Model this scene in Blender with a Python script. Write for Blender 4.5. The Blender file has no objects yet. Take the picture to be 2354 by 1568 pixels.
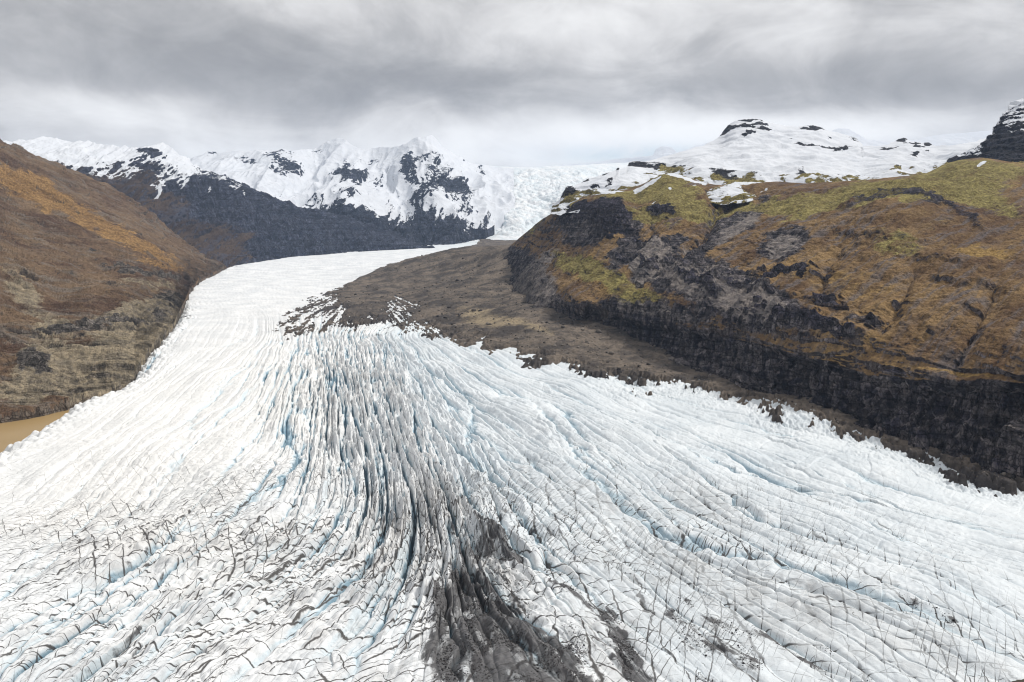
import bpy, math
import numpy as np

# ------------------------------------------------------------------ camera, sky, sun, exposure
S = bpy.context.scene
W_OV, F_OV, CX, CY, HOR = 2353.0, 1744.0, 1176.5, 784.0, 528.0     # measures taken from a 2353 px wide copy of the photo
CAM_H = 300.0
PITCH = math.atan((CY - HOR) / F_OV)
cam = bpy.data.cameras.new("camera")
cam.sensor_width = 36.0
cam.lens = 36.0 * F_OV / W_OV
cam.clip_start = 1.0
cam.clip_end = 80000.0
cam_o = bpy.data.objects.new("camera", cam)
S.collection.objects.link(cam_o)
cam_o.location = (0, 0, CAM_H)
cam_o.rotation_euler = (math.pi / 2 - PITCH, 0, 0)
S.camera = cam_o

SUN_EL, SUN_AZ = math.radians(51), math.radians(70)      # azimuth measured from +Y towards +X
EXPOSURE = 0.30
S.view_settings.view_transform = 'Standard'
S.view_settings.look = 'None'
S.view_settings.exposure = EXPOSURE
S.view_settings.gamma = 1.0

sun = bpy.data.lights.new("sun", 'SUN')
sun.energy = 2.5
sun.angle = math.radians(6)
sun.color = (1.0, 0.955, 0.89)
sun_o = bpy.data.objects.new("sun", sun)
S.collection.objects.link(sun_o)
sun_o.rotation_euler = (math.pi / 2 - SUN_EL, 0, math.pi - SUN_AZ)


class NT:
    """small helper for writing node trees"""
    def __init__(self, tree):
        self.t = tree
        tree.nodes.clear()

    def n(self, kind, **kw):
        nd = self.t.nodes.new(kind)
        for k, v in kw.items():
            setattr(nd, k, v)
        return nd

    def link(self, a, b):
        self.t.links.new(a, b)

    def put(self, sock, v):
        if isinstance(v, bpy.types.NodeSocket):
            self.t.links.new(v, sock)
        elif v is not None:
            if hasattr(sock.default_value, '__len__') and not hasattr(v, '__len__'):
                v = (v, v, v)
            if hasattr(sock.default_value, '__len__') and len(sock.default_value) == 4 and len(v) == 3:
                v = tuple(v) + (1.0,)
            sock.default_value = v

    def math(self, op, a, b=None, c=None, clamp=False):
        nd = self.n('ShaderNodeMath', operation=op, use_clamp=clamp)
        self.put(nd.inputs[0], a)
        if b is not None: self.put(nd.inputs[1], b)
        if c is not None: self.put(nd.inputs[2], c)
        return nd.outputs[0]

    def vmath(self, op, a, b=None, out=0):
        nd = self.n('ShaderNodeVectorMath', operation=op)
        self.put(nd.inputs[0], a)
        if b is not None: self.put(nd.inputs[1], b)
        return nd.outputs[out]

    def mix(self, f, a, b, blend='MIX'):
        nd = self.n('ShaderNodeMix', data_type='RGBA', blend_type=blend)
        self.put(nd.inputs[0], f); self.put(nd.inputs[6], a); self.put(nd.inputs[7], b)
        return nd.outputs[2]

    def smooth(self, x, lo, hi, a=0.0, b=1.0):
        nd = self.n('ShaderNodeMapRange', interpolation_type='SMOOTHSTEP')
        self.put(nd.inputs[0], x)
        self.put(nd.inputs[1], lo); self.put(nd.inputs[2], hi)
        self.put(nd.inputs[3], a); self.put(nd.inputs[4], b)
        return nd.outputs[0]

    def noise(self, vec, scale, detail=6, rough=0.55, dist=0.0, col=False):
        nd = self.n('ShaderNodeTexNoise')
        self.put(nd.inputs['Vector'], vec)
        nd.inputs['Scale'].default_value = scale
        nd.inputs['Detail'].default_value = detail
        nd.inputs['Roughness'].default_value = rough
        nd.inputs['Distortion'].default_value = dist
        return nd.outputs[1 if col else 0]

    def voro(self, vec, scale, feature='DISTANCE_TO_EDGE', rnd=1.0):
        nd = self.n('ShaderNodeTexVoronoi', feature=feature)
        self.put(nd.inputs['Vector'], vec)
        nd.inputs['Scale'].default_value = scale
        nd.inputs['Randomness'].default_value = rnd
        return nd.outputs['Distance']

    def sep(self, v):
        nd = self.n('ShaderNodeSeparateXYZ'); self.put(nd.inputs[0], v)
        return nd.outputs
    def comb(self, x, y, z=0.0):
        nd = self.n('ShaderNodeCombineXYZ')
        self.put(nd.inputs[0], x); self.put(nd.inputs[1], y); self.put(nd.inputs[2], z)
        return nd.outputs[0]


world = bpy.data.worlds.new("World")
S.world = world
world.use_nodes = True
def build_sky():
    w = NT(world.node_tree)
    sky = w.n('ShaderNodeTexSky', sky_type='NISHITA', sun_disc=False)
    sky.sun_elevation = SUN_EL
    sky.sun_rotation = SUN_AZ
    sky.altitude = 300
    d = w.n('ShaderNodeTexCoord').outputs['Generated']
    x, y, z = w.sep(d)
    zc = w.math('MAXIMUM', z, 0.0)
    # a cloud deck seen in perspective: divide the direction by its height
    den = w.math('ADD', zc, 0.24)
    px = w.math('DIVIDE', x, den); py = w.math('DIVIDE', y, den)
    pv = w.comb(px, w.math('MULTIPLY', py, 1.0), w.math('MULTIPLY', zc, 2.0))
    n1 = w.noise(pv, 0.42, 8, 0.50, 0.25)
    n2 = w.noise(w.comb(w.math('MULTIPLY', x, 3.4), w.math('MULTIPLY', z, 4.8), y), 2.0, 8, 0.58, 0.3)
    n3 = w.noise(w.comb(x, w.math('MULTIPLY', z, 2.2), y), 7.0, 8, 0.60, 0.8)
    # azimuth and height above the horizon, for the big bands
    az = w.math('ARCTAN2', x, y)
    def blob(ax, ez, rx, rz, ):
        a = w.math('DIVIDE', w.math('SUBTRACT', az, ax), rx)
        b = w.math('DIVIDE', w.math('SUBTRACT', z, ez), rz)
        r = w.math('ADD', w.math('MULTIPLY', a, a), w.math('MULTIPLY', b, b))
        return w.math('EXPONENT', w.math('MULTIPLY', r, -1.0))
    return w, sky, d, az, z, zc, n1, n2, n3, blob
w, sky, d, az, z, zc, n1, n2, n3, blob = build_sky()
val = w.math('ADD', 0.53, w.math('MULTIPLY', w.math('SUBTRACT', n1, 0.5), 0.55))
val = w.math('ADD', val, w.math('MULTIPLY', w.math('SUBTRACT', n2, 0.5), 0.75))
val = w.math('ADD', val, w.math('MULTIPLY', w.math('SUBTRACT', n3, 0.5), 0.55))
for (ax, ez, rx, rz, amp) in (
        (-0.42, 0.205, 0.34, 0.045, -0.12), (-0.10, 0.180, 0.20, 0.032, -0.17), (0.40, 0.170, 0.22, 0.030, -0.15),
        (0.12, 0.245, 0.13, 0.05, 0.20), (0.14, 0.120, 0.30, 0.024, 0.30), (-0.48, 0.135, 0.12, 0.018, 0.26), (-0.33, 0.115, 0.12, 0.012, 0.14), (-0.35, 0.09, 0.3, 0.03, 0.18),
        (0.36, 0.118, 0.22, 0.018, 0.24), (0.05, 0.09, 0.5, 0.02, 0.20), (-0.28, 0.28, 0.10, 0.03, 0.10),
        (0.52, 0.150, 0.10, 0.024, -0.16), (0.45, 0.28, 0.25, 0.04, -0.08), (-0.55, 0.29, 0.2, 0.03, -0.06)):
    val = w.math('ADD', val, w.math('MULTIPLY', blob(ax, ez, rx, rz), amp))
ramp = w.n('ShaderNodeValToRGB')
w.link(val, ramp.inputs[0])
cr = ramp.color_ramp
cr.interpolation = 'B_SPLINE'
pts = [(0.0, (0.215, 0.212, 0.215)), (0.28, (0.30, 0.297, 0.30)), (0.45, (0.41, 0.405, 0.405)), (0.6, (0.58, 0.57, 0.565)), (0.8, (0.77, 0.765, 0.76)), (1.0, (0.90, 0.895, 0.885))]
cr.elements[0].position = pts[0][0]; cr.elements[0].color = pts[0][1] + (1,)
cr.elements[1].position = pts[-1][0]; cr.elements[1].color = pts[-1][1] + (1,)
for p, c in pts[1:-1]:
    e = cr.elements.new(p); e.color = c + (1,)
# brighter cloud overhead (above the frame)
up = w.smooth(z, 0.30, 0.75, 1.0, 1.25)
cl = w.mix(1.0, ramp.outputs[0], w.comb(up, up, up), 'MULTIPLY')
# small blue gap low over the ice cap
gap = w.math('MULTIPLY', blob(0.150, 0.094, 0.10, 0.012), w.smooth(n3, 0.34, 0.52))
bg_c = w.n('ShaderNodeBackground'); w.link(cl, bg_c.inputs[0]); bg_c.inputs[1].default_value = 1.0
bg_s = w.n('ShaderNodeBackground'); w.link(sky.outputs[0], bg_s.inputs[0]); bg_s.inputs[1].default_value = 0.10
ms = w.n('ShaderNodeMixShader')
w.link(w.math('MULTIPLY', gap, 0.6), ms.inputs[0]); w.link(bg_c.outputs[0], ms.inputs[1]); w.link(bg_s.outputs[0], ms.inputs[2])
wo = w.n('ShaderNodeOutputWorld'); w.link(ms.outputs[0], wo.inputs[0])

S.render.engine = 'CYCLES'
S.cycles.use_denoising = True
S.cycles.max_bounces = 5
S.cycles.diffuse_bounces = 3
S.cycles.volume_bounces = 1
S.cycles.filter_width = 1.1

# ------------------------------------------------------------------ numbers: noise, splines, rays
_rng = np.random.default_rng(7)
_PERM = _rng.permutation(4096).astype(np.int32)
_G2 = _rng.uniform(0, 2 * math.pi, 4096)
_G2 = np.stack([np.cos(_G2), np.sin(_G2)], -1)
_g = _rng.normal(size=(4096, 3)); _G3 = _g / np.linalg.norm(_g, axis=1)[:, None]
def _fade(t): return t * t * t * (t * (t * 6 - 15) + 10)

def n2d(x, y, seed=0):
    xi = np.floor(x).astype(np.int32); yi = np.floor(y).astype(np.int32)
    xf = x - xi; yf = y - yi
    u = _fade(xf); v = _fade(yf)
    def g(i, j):
        h = _PERM[(_PERM[(xi + i + seed * 57) & 4095] + yi + j) & 4095]
        G = _G2[h]
        return G[..., 0] * (xf - i) + G[..., 1] * (yf - j)
    a = g(0, 0); b = g(1, 0); c = g(0, 1); e = g(1, 1)
    return ((a + u * (b - a)) * (1 - v) + (c + u * (e - c)) * v) * 1.41

def n3d(P, sx, sy=None, sz=None, seed=0):
    """gradient noise; sx, sy, sz are feature sizes in metres"""
    sy = sy or sx; sz = sz or sx
    x = P[..., 0] / sx + seed * 13.37; y = P[..., 1] / sy + seed * 7.7; z = P[..., 2] / sz + seed * 3.1
    xi = np.floor(x).astype(np.int32); yi = np.floor(y).astype(np.int32); zi = np.floor(z).astype(np.int32)
    xf = x - xi; yf = y - yi; zf = z - zi
    u = _fade(xf); v = _fade(yf); t = _fade(zf)
    r = 0
    for i in (0, 1):
        for j in (0, 1):
            h1 = _PERM[(_PERM[(xi + i + seed * 31) & 4095] + yi + j) & 4095]
            for k in (0, 1):
                G = _G3[_PERM[(h1 + zi + k) & 4095]]
                wgt = (u if i else 1 - u) * (v if j else 1 - v) * (t if k else 1 - t)
                r = r + wgt * (G[..., 0] * (xf - i) + G[..., 1] * (yf - j) + G[..., 2] * (zf - k))
    return r * 1.5

def fbm(P, s, oct=5, gain=0.5, seed=0, sy=None, sz=None, ridged=False):
    a = 1.0; tot = 0; norm = 0
    sy = sy or s; sz = sz or s
    for o in range(oct):
        k = 2.03 ** o
        n = n3d(P, s / k, sy / k, sz / k, seed + o * 3 + 1)
        if ridged: n = 1 - 2 * np.abs(n) * 1.4
        tot = tot + a * n; norm += a; a *= gain
    return tot / norm

def sstep(lo, hi, x):
    t = np.clip((x - lo) / (hi - lo), 0, 1)
    return t * t * (3 - 2 * t)

def zg(D):
    return np.interp(D, [0, 500, 1000, 1500, 2200, 3000, 4000, 5000, 6000, 7000, 8000, 9000, 12000],
                     [0, 0, 5, 15, 30, 57, 80, 105, 135, 165, 200, 240, 300])

def gD(ovy, zoff=0.0):
    """distance at which the line of sight at image height ovy meets the valley floor"""
    D = np.linspace(300, 9500, 3000)
    h = CAM_H - (zg(D) + zoff) - D * (ovy - HOR) / F_OV
    i = np.argmax(h < 0) if (h < 0).any() else len(D) - 1
    return float(D[i])

# line of sight in world space, scaled to unit forward (y) distance, exact for the pitched camera
def ray(ox, oy):
    ox = np.asarray(ox, float); oy = np.asarray(oy, float)
    xc = (ox - CX) / F_OV; yc = (CY - oy) / F_OV
    c, s = math.cos(PITCH), math.sin(PITCH)
    Y = c + yc * s
    Z = yc * c - s
    return xc / Y, Z / Y

def at(ox, oy, D):
    rx, rz = ray(ox, oy)
    D = np.asarray(D, float)
    return np.stack([rx * D, np.broadcast_to(D, np.shape(rx * D)), CAM_H + rz * D], -1)

def gat(ox, oy, zoff=0.0):
    rx, rz = ray(ox, oy)
    D = np.linspace(300, 9500, 4000)
    h = CAM_H + rz * D - (zg(D) + zoff)
    i = np.argmax(h < 0) if (h < 0).any() else len(D) - 1
    return at(ox, oy, D[i])

class RBF:
    def __init__(self, pts, vals, c=0.06, smooth=1e-6):
        self.p = np.asarray(pts, float); self.c = c
        v = np.asarray(vals, float)
        n = len(v)
        r = np.sqrt(((self.p[:, None] - self.p[None]) ** 2).sum(-1) + c * c)
        A = np.zeros((n + 3, n + 3)); A[:n, :n] = r - np.eye(n) * smooth
        A[:n, n] = 1; A[:n, n + 1:] = self.p; A[n:, :n] = A[:n, n:].T
        self.w = np.linalg.solve(A + np.eye(n + 3) * 1e-9, np.concatenate([v, [0, 0, 0]]))
    def __call__(self, x, y):
        x = np.asarray(x, float); y = np.asarray(y, float)
        out = self.w[-3] + self.w[-2] * x + self.w[-1] * y
        for (a, b), wt in zip(self.p, self.w[:-3]):
            out = out + wt * np.sqrt((x - a) ** 2 + (y - b) ** 2 + self.c ** 2)
        return out

def curve(pts, x):
    p = np.asarray(pts, float)
    return np.interp(x, p[:, 0], p[:, 1])

def blobs(lst, ox, oy, P, warp=14, wsize=None, seed=5):
    """sum of soft ellipses (cx, cy, rx, ry, angle deg, amp) with ragged noise-warped borders"""
    D = P[..., 1]
    wsz = wsize if wsize is not None else 60.0
    wx = fbm(P, wsz, 4, 0.6, seed) * warp * 2.2
    wy = fbm(P, wsz, 4, 0.6, seed + 20) * warp * 2.2
    X = ox + wx; Y = oy + wy
    out = np.zeros_like(X)
    for (cx, cy, rx, ry, ang, amp) in lst:
        a = math.radians(ang); c, s = math.cos(a), math.sin(a)
        dx = X - cx; dy = Y - cy
        u = (dx * c + dy * s) / rx; v = (-dx * s + dy * c) / ry
        out += amp * np.exp(-(u * u + v * v) ** 1.5)
    return out

# ------------------------------------------------------------------ mesh out of a grid
def grid_mesh(name, P, mat, attrs=None, uv=None, keep=None, kind='structure', label=None, flip=False):
    nv, nu = P.shape[:2]
    idx = np.arange(nv * nu).reshape(nv, nu)
    q = np.stack([idx[:-1, :-1], idx[:-1, 1:], idx[1:, 1:], idx[1:, :-1]], -1)
    if flip: q = q[..., ::-1]
    if keep is not None: q = q[keep]
    q = q.reshape(-1, 4)
    flat = P.reshape(-1, 3)
    used = np.unique(q)
    remap = np.full(nv * nu, -1, np.int64); remap[used] = np.arange(len(used))
    q = remap[q]; co = flat[used]
    me = bpy.data.meshes.new(name)
    me.vertices.add(len(co)); me.vertices.foreach_set('co', co.astype(np.float32).ravel())
    me.loops.add(q.size); me.loops.foreach_set('vertex_index', q.astype(np.int32).ravel())
    me.polygons.add(len(q)); me.polygons.foreach_set('loop_start', (np.arange(len(q)) * 4).astype(np.int32))
    me.polygons.foreach_set('use_smooth', np.ones(len(q), bool))
    me.update(calc_edges=True)
    for an, arr in (attrs or {}).items():
        a = me.attributes.new(an, 'FLOAT_VECTOR', 'POINT')
        a.data.foreach_set('vector', arr.reshape(-1, 3)[used].astype(np.float32).ravel())
    me.materials.append(mat)
    o = bpy.data.objects.new(name, me)
    S.collection.objects.link(o)
    o['kind'] = kind
    if label: o['label'] = label
    return o

def normals(P):
    du = np.gradient(P, axis=1); dv = np.gradient(P, axis=0)
    n = np.cross(du, dv)
    n /= np.linalg.norm(n, axis=-1, keepdims=True) + 1e-9
    s = np.sign((n * (np.array([0, 0, CAM_H]) - P)).sum(-1, keepdims=True)); s[s == 0] = 1
    return n * s

def body(name, label, x0, x1, top, bot, ctrl, nu, nv, disp, masks, mat, back=400.0, drop=0.7, skirt=0.0, c=0.05, vpow=1.0):
    """a land form: front surface from its foot to its crest at real distances, then its far side going down"""
    ox = np.linspace(x0, x1, nu)[None, :]
    t = (np.linspace(0, 1, nv) ** vpow)[:, None]
    T = curve(top, ox); B = curve(bot, ox)
    oy = B + (T - B) * t
    ox = np.broadcast_to(ox, oy.shape)
    ct = np.asarray(ctrl, float)
    f = RBF(ct[:, :2] / 1000.0, np.log(ct[:, 2]), c=c, smooth=1e-4)
    D = np.exp(f(ox / 1000.0, oy / 1000.0))
    P = at(ox, oy, D)
    M = masks(ox, oy, P) if masks else np.zeros(P.shape)
    N = normals(P)
    h = disp(ox, oy, P, M)
    if isinstance(h, tuple):
        P2 = P + N * h[0][..., None] + np.array([0, 0, 1.0]) * h[1][..., None]
    else:
        P2 = P + N * h[..., None]
    # far side
    nb = 26
    r0 = P2[-1]
    rows = []
    for k in range(1, nb + 1):
        s = (k / nb) ** 1.6 * back
        q = r0.copy(); q[:, 1] += s; q[:, 0] += s * (r0[:, 0] / np.maximum(r0[:, 1], 1))
        q[:, 2] -= s * drop
        q += (fbm(q, back / 4, 4, 0.5, 9) * min(1, k / 4) * back * 0.04)[:, None] * np.array([0, 0, 1])
        rows.append(q)
    low = []
    if skirt:
        for k in range(3, 0, -1):
            q = P2[0].copy(); q[:, 2] -= skirt * k / 3; q[:, 1] -= 0.12 * skirt * k / 3
            low.append(q)
    A = np.concatenate([np.array(low)] * (1 if low else 0) + [P2, np.array(rows)], 0)
    MM = np.concatenate([np.repeat(M[:1], len(low), 0)] * (1 if low else 0) + [M, np.repeat(M[-1:], nb, 0)], 0)
    return grid_mesh(name, A, mat, {'mask': MM[..., :3], 'mask2': MM[..., 3:]} if MM.shape[-1] == 6 else {'mask': MM}, label=label)

# ------------------------------------------------------------------ materials
def new_mat(name):
    m = bpy.data.materials.new(name); m.use_nodes = True
    return m, NT(m.node_tree)

def finish(m, t, color, rough=0.9, bump=None, bstr=0.5, bdist=1.0, spec=0.2):
    p = t.n('ShaderNodeBsdfPrincipled')
    t.put(p.inputs['Base Color'], color); t.put(p.inputs['Roughness'], rough)
    p.inputs['Specular IOR Level'].default_value = spec
    if bump is not None:
        b = t.n('ShaderNodeBump'); b.inputs['Strength'].default_value = bstr; b.inputs['Distance'].default_value = bdist
        t.put(b.inputs['Height'], bump); t.link(b.outputs[0], p.inputs['Normal'])
    o = t.n('ShaderNodeOutputMaterial'); t.link(p.outputs[0], o.inputs[0])
    return m

def land_material(name, *cols, scree=None, ochre=None, **kw):
    return _land(name, *cols, scree=scree, ochre=ochre, **kw)

def _land(name, rock_a, rock_b, grass_a, grass_b, earth_a, earth_b, scale=1.0, rock_slope=(0.35, 0.62), streak=None, strata=18.0, slope_rock=0.8, speck=0.0, scree=None, ochre=None, fall=0.5):
    """mask.x snow, mask.y grass, mask.z earth/scree; bare rock shows where the ground is steep"""
    m, t = new_mat(name)
    rock_c = tuple(v * 1.6 for v in rock_a)
    g = t.n('ShaderNodeNewGeometry')
    pos = g.outputs['Position']
    nz = t.sep(g.outputs['Normal'])[2]
    mk = t.sep(t.n('ShaderNodeAttribute', attribute_name='mask').outputs['Vector'])
    x, y, z = t.sep(pos)
    nb = t.noise(pos, 0.0035 / scale, 6, 0.6)
    nm = t.noise(pos, 0.02 / scale, 7, 0.62)
    nf = t.noise(pos, 0.12 / scale, 6, 0.65)
    if streak is not None:
        # ground cover follows the fall line
        cc = t.math('ADD', t.math('MULTIPLY', x, streak[0]), t.math('MULTIPLY', y, streak[1]))
        dd = t.math('ADD', t.math('MULTIPLY', x, -streak[1]), t.math('MULTIPLY', y, streak[0]))
        dn = t.noise(t.comb(t.math('MULTIPLY', cc, 0.022 / scale), t.math('MULTIPLY', dd, 0.0035 / scale), t.math('MULTIPLY', z, 0.004 / scale)), 1.0, 7, 0.66, 0.3)
        nm = t.math('ADD', t.math('MULTIPLY', nm, 1 - fall), t.math('MULTIPLY', dn, fall))
    vs = t.noise(t.comb(t.math('MULTIPLY', x, 0.06 / scale), t.math('MULTIPLY', y, 0.06 / scale), t.math('MULTIPLY', z, 0.008 / scale)), 1.0, 6, 0.6)
    hs = t.noise(t.comb(t.math('MULTIPLY', x, 0.003 / scale), t.math('MULTIPLY', y, 0.003 / scale), t.math('MULTIPLY', z, 0.09 / scale)), 1.0, 4, 0.55)
    rk = t.mix(t.smooth(t.math('ADD', t.math('MULTIPLY', vs, 0.7), t.math('MULTIPLY', hs, 0.3)), 0.38, 0.62), rock_a, rock_b)
    # joints and blocks: each block of the rock has its own tone, dark cracks between
    jw = t.vmath('MULTIPLY', t.vmath('SUBTRACT', t.noise(pos, 0.03 / scale, 4, 0.6, col=True), (0.5, 0.5, 0.5)), (1.6, 1.6, 1.6))
    tones = []
    for (hx, hz, cr_) in ((0.055, 0.022, 0.05), (0.17, 0.10, 0.07)):
        jv = t.vmath('ADD', t.vmath('MULTIPLY', pos, (hx / scale, hx / scale, hz / scale)), jw)
        vn = t.n('ShaderNodeTexVoronoi', feature='F1'); t.put(vn.inputs['Vector'], jv); vn.inputs['Scale'].default_value = 1.0
        own = t.sep(vn.outputs['Color'])[0]
        tones.append(t.math('MULTIPLY', t.math('ADD', t.math('MULTIPLY', own, 0.9), 0.55), t.smooth(t.voro(jv, 1.0), 0.0, cr_, 0.35, 1.0)))
    bed = t.math('FRACT', t.math('ADD', t.math('MULTIPLY', z, 0.055 / scale), t.math('MULTIPLY', nb, 2.0)))
    bedt = t.smooth(t.math('ABSOLUTE', t.math('SUBTRACT', bed, 0.5)), 0.02, 0.09, 0.55, 1.0)
    rt = t.math('MULTIPLY', t.math('MULTIPLY', tones[0], tones[1]), bedt)
    rk = t.mix(1.0, rk, t.comb(rt, rt, rt), 'MULTIPLY')
    # tussocks and stones
    sp = t.n('ShaderNodeTexVoronoi', feature='F1'); t.put(sp.inputs['Vector'], t.vmath('ADD', t.vmath('MULTIPLY', pos, (0.16 / scale,) * 3), jw)); sp.inputs['Scale'].default_value = 1.0
    so = t.sep(sp.outputs['Color'])
    spot = t.math('MULTIPLY', t.smooth(sp.outputs['Distance'], 0.25, 0.45, 1, 0), t.smooth(so[1], 0.62, 0.70))
    gr = t.mix(t.smooth(t.math('ADD', t.math('MULTIPLY', nm, 0.65), t.math('MULTIPLY', nf, 0.35)), 0.40, 0.62), grass_a, grass_b)
    ea = t.mix(t.smooth(t.math('ADD', t.math('MULTIPLY', nb, 0.45), t.math('MULTIPLY', nm, 0.55)), 0.40, 0.60), earth_a, earth_b)
    if streak is not None:
        # soil creep and small gullies running down the slope
        cx, cy = streak
        cc = t.math('ADD', t.math('MULTIPLY', x, cx), t.math('MULTIPLY', y, cy))
        dd = t.math('ADD', t.math('MULTIPLY', x, -cy), t.math('MULTIPLY', y, cx))
        sv = t.comb(t.math('MULTIPLY', cc, 0.045 / scale), t.math('MULTIPLY', dd, 0.0045 / scale), t.math('MULTIPLY', z, 0.004 / scale))
        sn = t.noise(sv, 1.0, 6, 0.62, 0.6)
        ea = t.mix(t.smooth(sn, 0.48, 0.66, 0, 0.8), ea, rock_b)
        gr = t.mix(t.smooth(sn, 0.52, 0.70, 0, 0.55), gr, earth_a)
        path = t.math('ABSOLUTE', t.math('SUBTRACT', t.noise(t.vmath('MULTIPLY', pos, (0.011 / scale, 0.011 / scale, 0.02 / scale)), 1.0, 5, 0.6, 0.5), 0.5))
        ea = t.mix(t.math('MULTIPLY', t.smooth(path, 0.003, 0.013, 1, 0), t.smooth(nm, 0.45, 0.6, 0, 0.7)), ea, earth_b)
    wob = t.math('ADD', t.math('MULTIPLY', t.math('SUBTRACT', nm, 0.5), 1.1), t.math('MULTIPLY', t.math('SUBTRACT', nf, 0.5), 0.45))
    col = rk
    col = t.mix(t.smooth(t.math('ADD', mk[2], t.math('MULTIPLY', wob, 0.8)), 0.40, 0.60), col, ea)
    m2 = t.sep(t.n('ShaderNodeAttribute', attribute_name='mask2').outputs['Vector'])
    if ochre:
        col = t.mix(t.smooth(t.math('ADD', m2[2], t.math('MULTIPLY', wob, 1.1)), 0.38, 0.75), col, t.mix(nf, ochre[0], ochre[1]))
    gmask = t.smooth(t.math('ADD', mk[1], wob), 0.42, 0.62)
    col = t.mix(gmask, col, gr)
    if scree:
        sc = t.mix(t.smooth(t.math('ADD', t.math('MULTIPLY', vs, 0.5), t.math('MULTIPLY', nm, 0.5)), 0.42, 0.58), scree[0], scree[1])
        col = t.mix(t.smooth(t.math('ADD', m2[0], t.math('MULTIPLY', wob, 0.9)), 0.40, 0.60), col, sc)
    col = t.mix(t.smooth(t.math('ADD', m2[1], t.math('MULTIPLY', wob, 0.8)), 0.42, 0.58), col, t.mix(1.0, rock_c, t.comb(rt, rt, rt), 'MULTIPLY'))
    # steep ground is bare rock
    steep = t.smooth(t.math('ADD', nz, t.math('MULTIPLY', wob, 0.35)), rock_slope[0], rock_slope[1], slope_rock, 0.0)
    col = t.mix(steep, col, rk)
    if speck > 0:
        col = t.mix(t.smooth(t.noise(pos, 0.045 / scale, 5, 0.7), 0.60, 0.68, 0, speck), col, rock_a)
    # snow
    sl = t.smooth(nz, 0.30, 0.85, -0.30, 0.12)
    sv = t.math('ADD', t.math('ADD', mk[0], sl), t.math('MULTIPLY', wob, 0.95))
    snow = t.smooth(sv, 0.46, 0.54)
    snc = t.mix(nm, (0.58, 0.615, 0.67), (0.72, 0.74, 0.775))
    col = t.mix(snow, col, snc)
    nff = t.noise(pos, 0.5 / scale, 4, 0.7)
    tone = t.math('MULTIPLY', t.smooth(nf, 0.25, 0.75, 0.80, 1.42), t.smooth(nff, 0.3, 0.7, 0.80, 1.2))
    tone = t.mix(t.math('MULTIPLY', spot, 0.7), tone, t.mix(so[2], (0.38, 0.36, 0.38), (1.55, 1.5, 1.45)))
    tone = t.mix(snow, tone, (1, 1, 1))
    col = t.mix(1.0, col, tone, 'MULTIPLY')
    hgt = t.math('ADD', t.math('MULTIPLY', nm, 9.0 * scale), t.math('ADD', t.math('MULTIPLY', nf, 4.0 * scale), t.math('MULTIPLY', vs, 4.0 * scale)))
    hgt = t.math('ADD', hgt, t.math('MULTIPLY', rt, 3.5 * scale))
    hgt = t.math('MULTIPLY', hgt, t.math('SUBTRACT', 1.0, t.math('MULTIPLY', snow, 0.85)))
    return finish(m, t, col, 0.92, hgt, 0.8, 1.0, 0.1)

exec_later = None
# ------------------------------------------------------------------ valley floor: glacier and moraine share one relief
GC = []   # (x/D, ln D, residual height)
def g_ctrl(ox, oy, D):
    p = at(ox, oy, D); GC.append((p[0] / p[1], math.log(p[1] / 1000.0), p[2] - zg(p[1])))
def g_zero(ox, D):
    GC.append(((ox - CX) / F_OV, math.log(D / 1000.0), 0.0))
for p in ((1080, 577, 3700), (1000, 582, 3900), (1170, 577, 3300), (1250, 577, 3200), (900, 615, 4100), (1050, 650, 2900), (1000, 700, 2450), (950, 690, 2650),
          (1200, 650, 2700), (1200, 720, 2100), (1250, 760, 1850), (1100, 740, 2100), (1300, 790, 1720), (850, 680, 2950), (1100, 615, 3250), (1180, 610, 3000)):
    g_ctrl(*p)
for ox, Ds in ((-200, (450, 900, 1500, 2500, 4000, 6000, 9000)), (200, (450, 900, 1500, 2500, 4000, 6000, 9000)), (600, (450, 900, 1500, 2100, 2700, 3400, 4500, 6000, 9000)),
               (820, (450, 900, 1300, 1700, 3700, 5000)), (1080, (450, 900, 1300, 1650, 4900, 6000, 7500, 9000)), (1500, (450, 800, 1200, 1450, 5500, 9000)), (1900, (450, 750, 1050, 2000, 9000)), (2450, (450, 700, 900, 2000, 9000)), (1000, (5000,))):
    for D in Ds: g_zero(ox, D)
GC = np.array(GC)
_gr = RBF(GC[:, :2], GC[:, 2], c=0.05, smooth=1e-4)

LEFT_EDGE = np.array([gat(a, b)[:2] for a, b in ((-400, 1260), (-150, 1110), (0, 1025), (80, 985), (150, 945), (230, 905), (310, 855), (335, 810), (390, 745), (415, 705), (375, 680), (450, 643), (520, 612), (700, 584), (960, 570), (1100, 556))])
def edge_dist(X, Y, line):
    """signed distance to the polyline: positive on its right-hand side (towards the ice)"""
    best = np.full(X.shape, 1e9); sg = np.ones(X.shape)
    for (a, b) in zip(line[:-1], line[1:]):
        dx, dy = b - a; L2 = dx * dx + dy * dy
        tt = np.clip(((X - a[0]) * dx + (Y - a[1]) * dy) / L2, 0, 1)
        ex = X - (a[0] + tt * dx); ey = Y - (a[1] + tt * dy)
        r = np.sqrt(ex * ex + ey * ey)
        side = np.where(dx * (Y - a[1]) - dy * (X - a[0]) < 0, 1.0, -1.0)
        upd = r < best
        best = np.where(upd, r, best); sg = np.where(upd, side, sg)
    return best * sg

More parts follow.
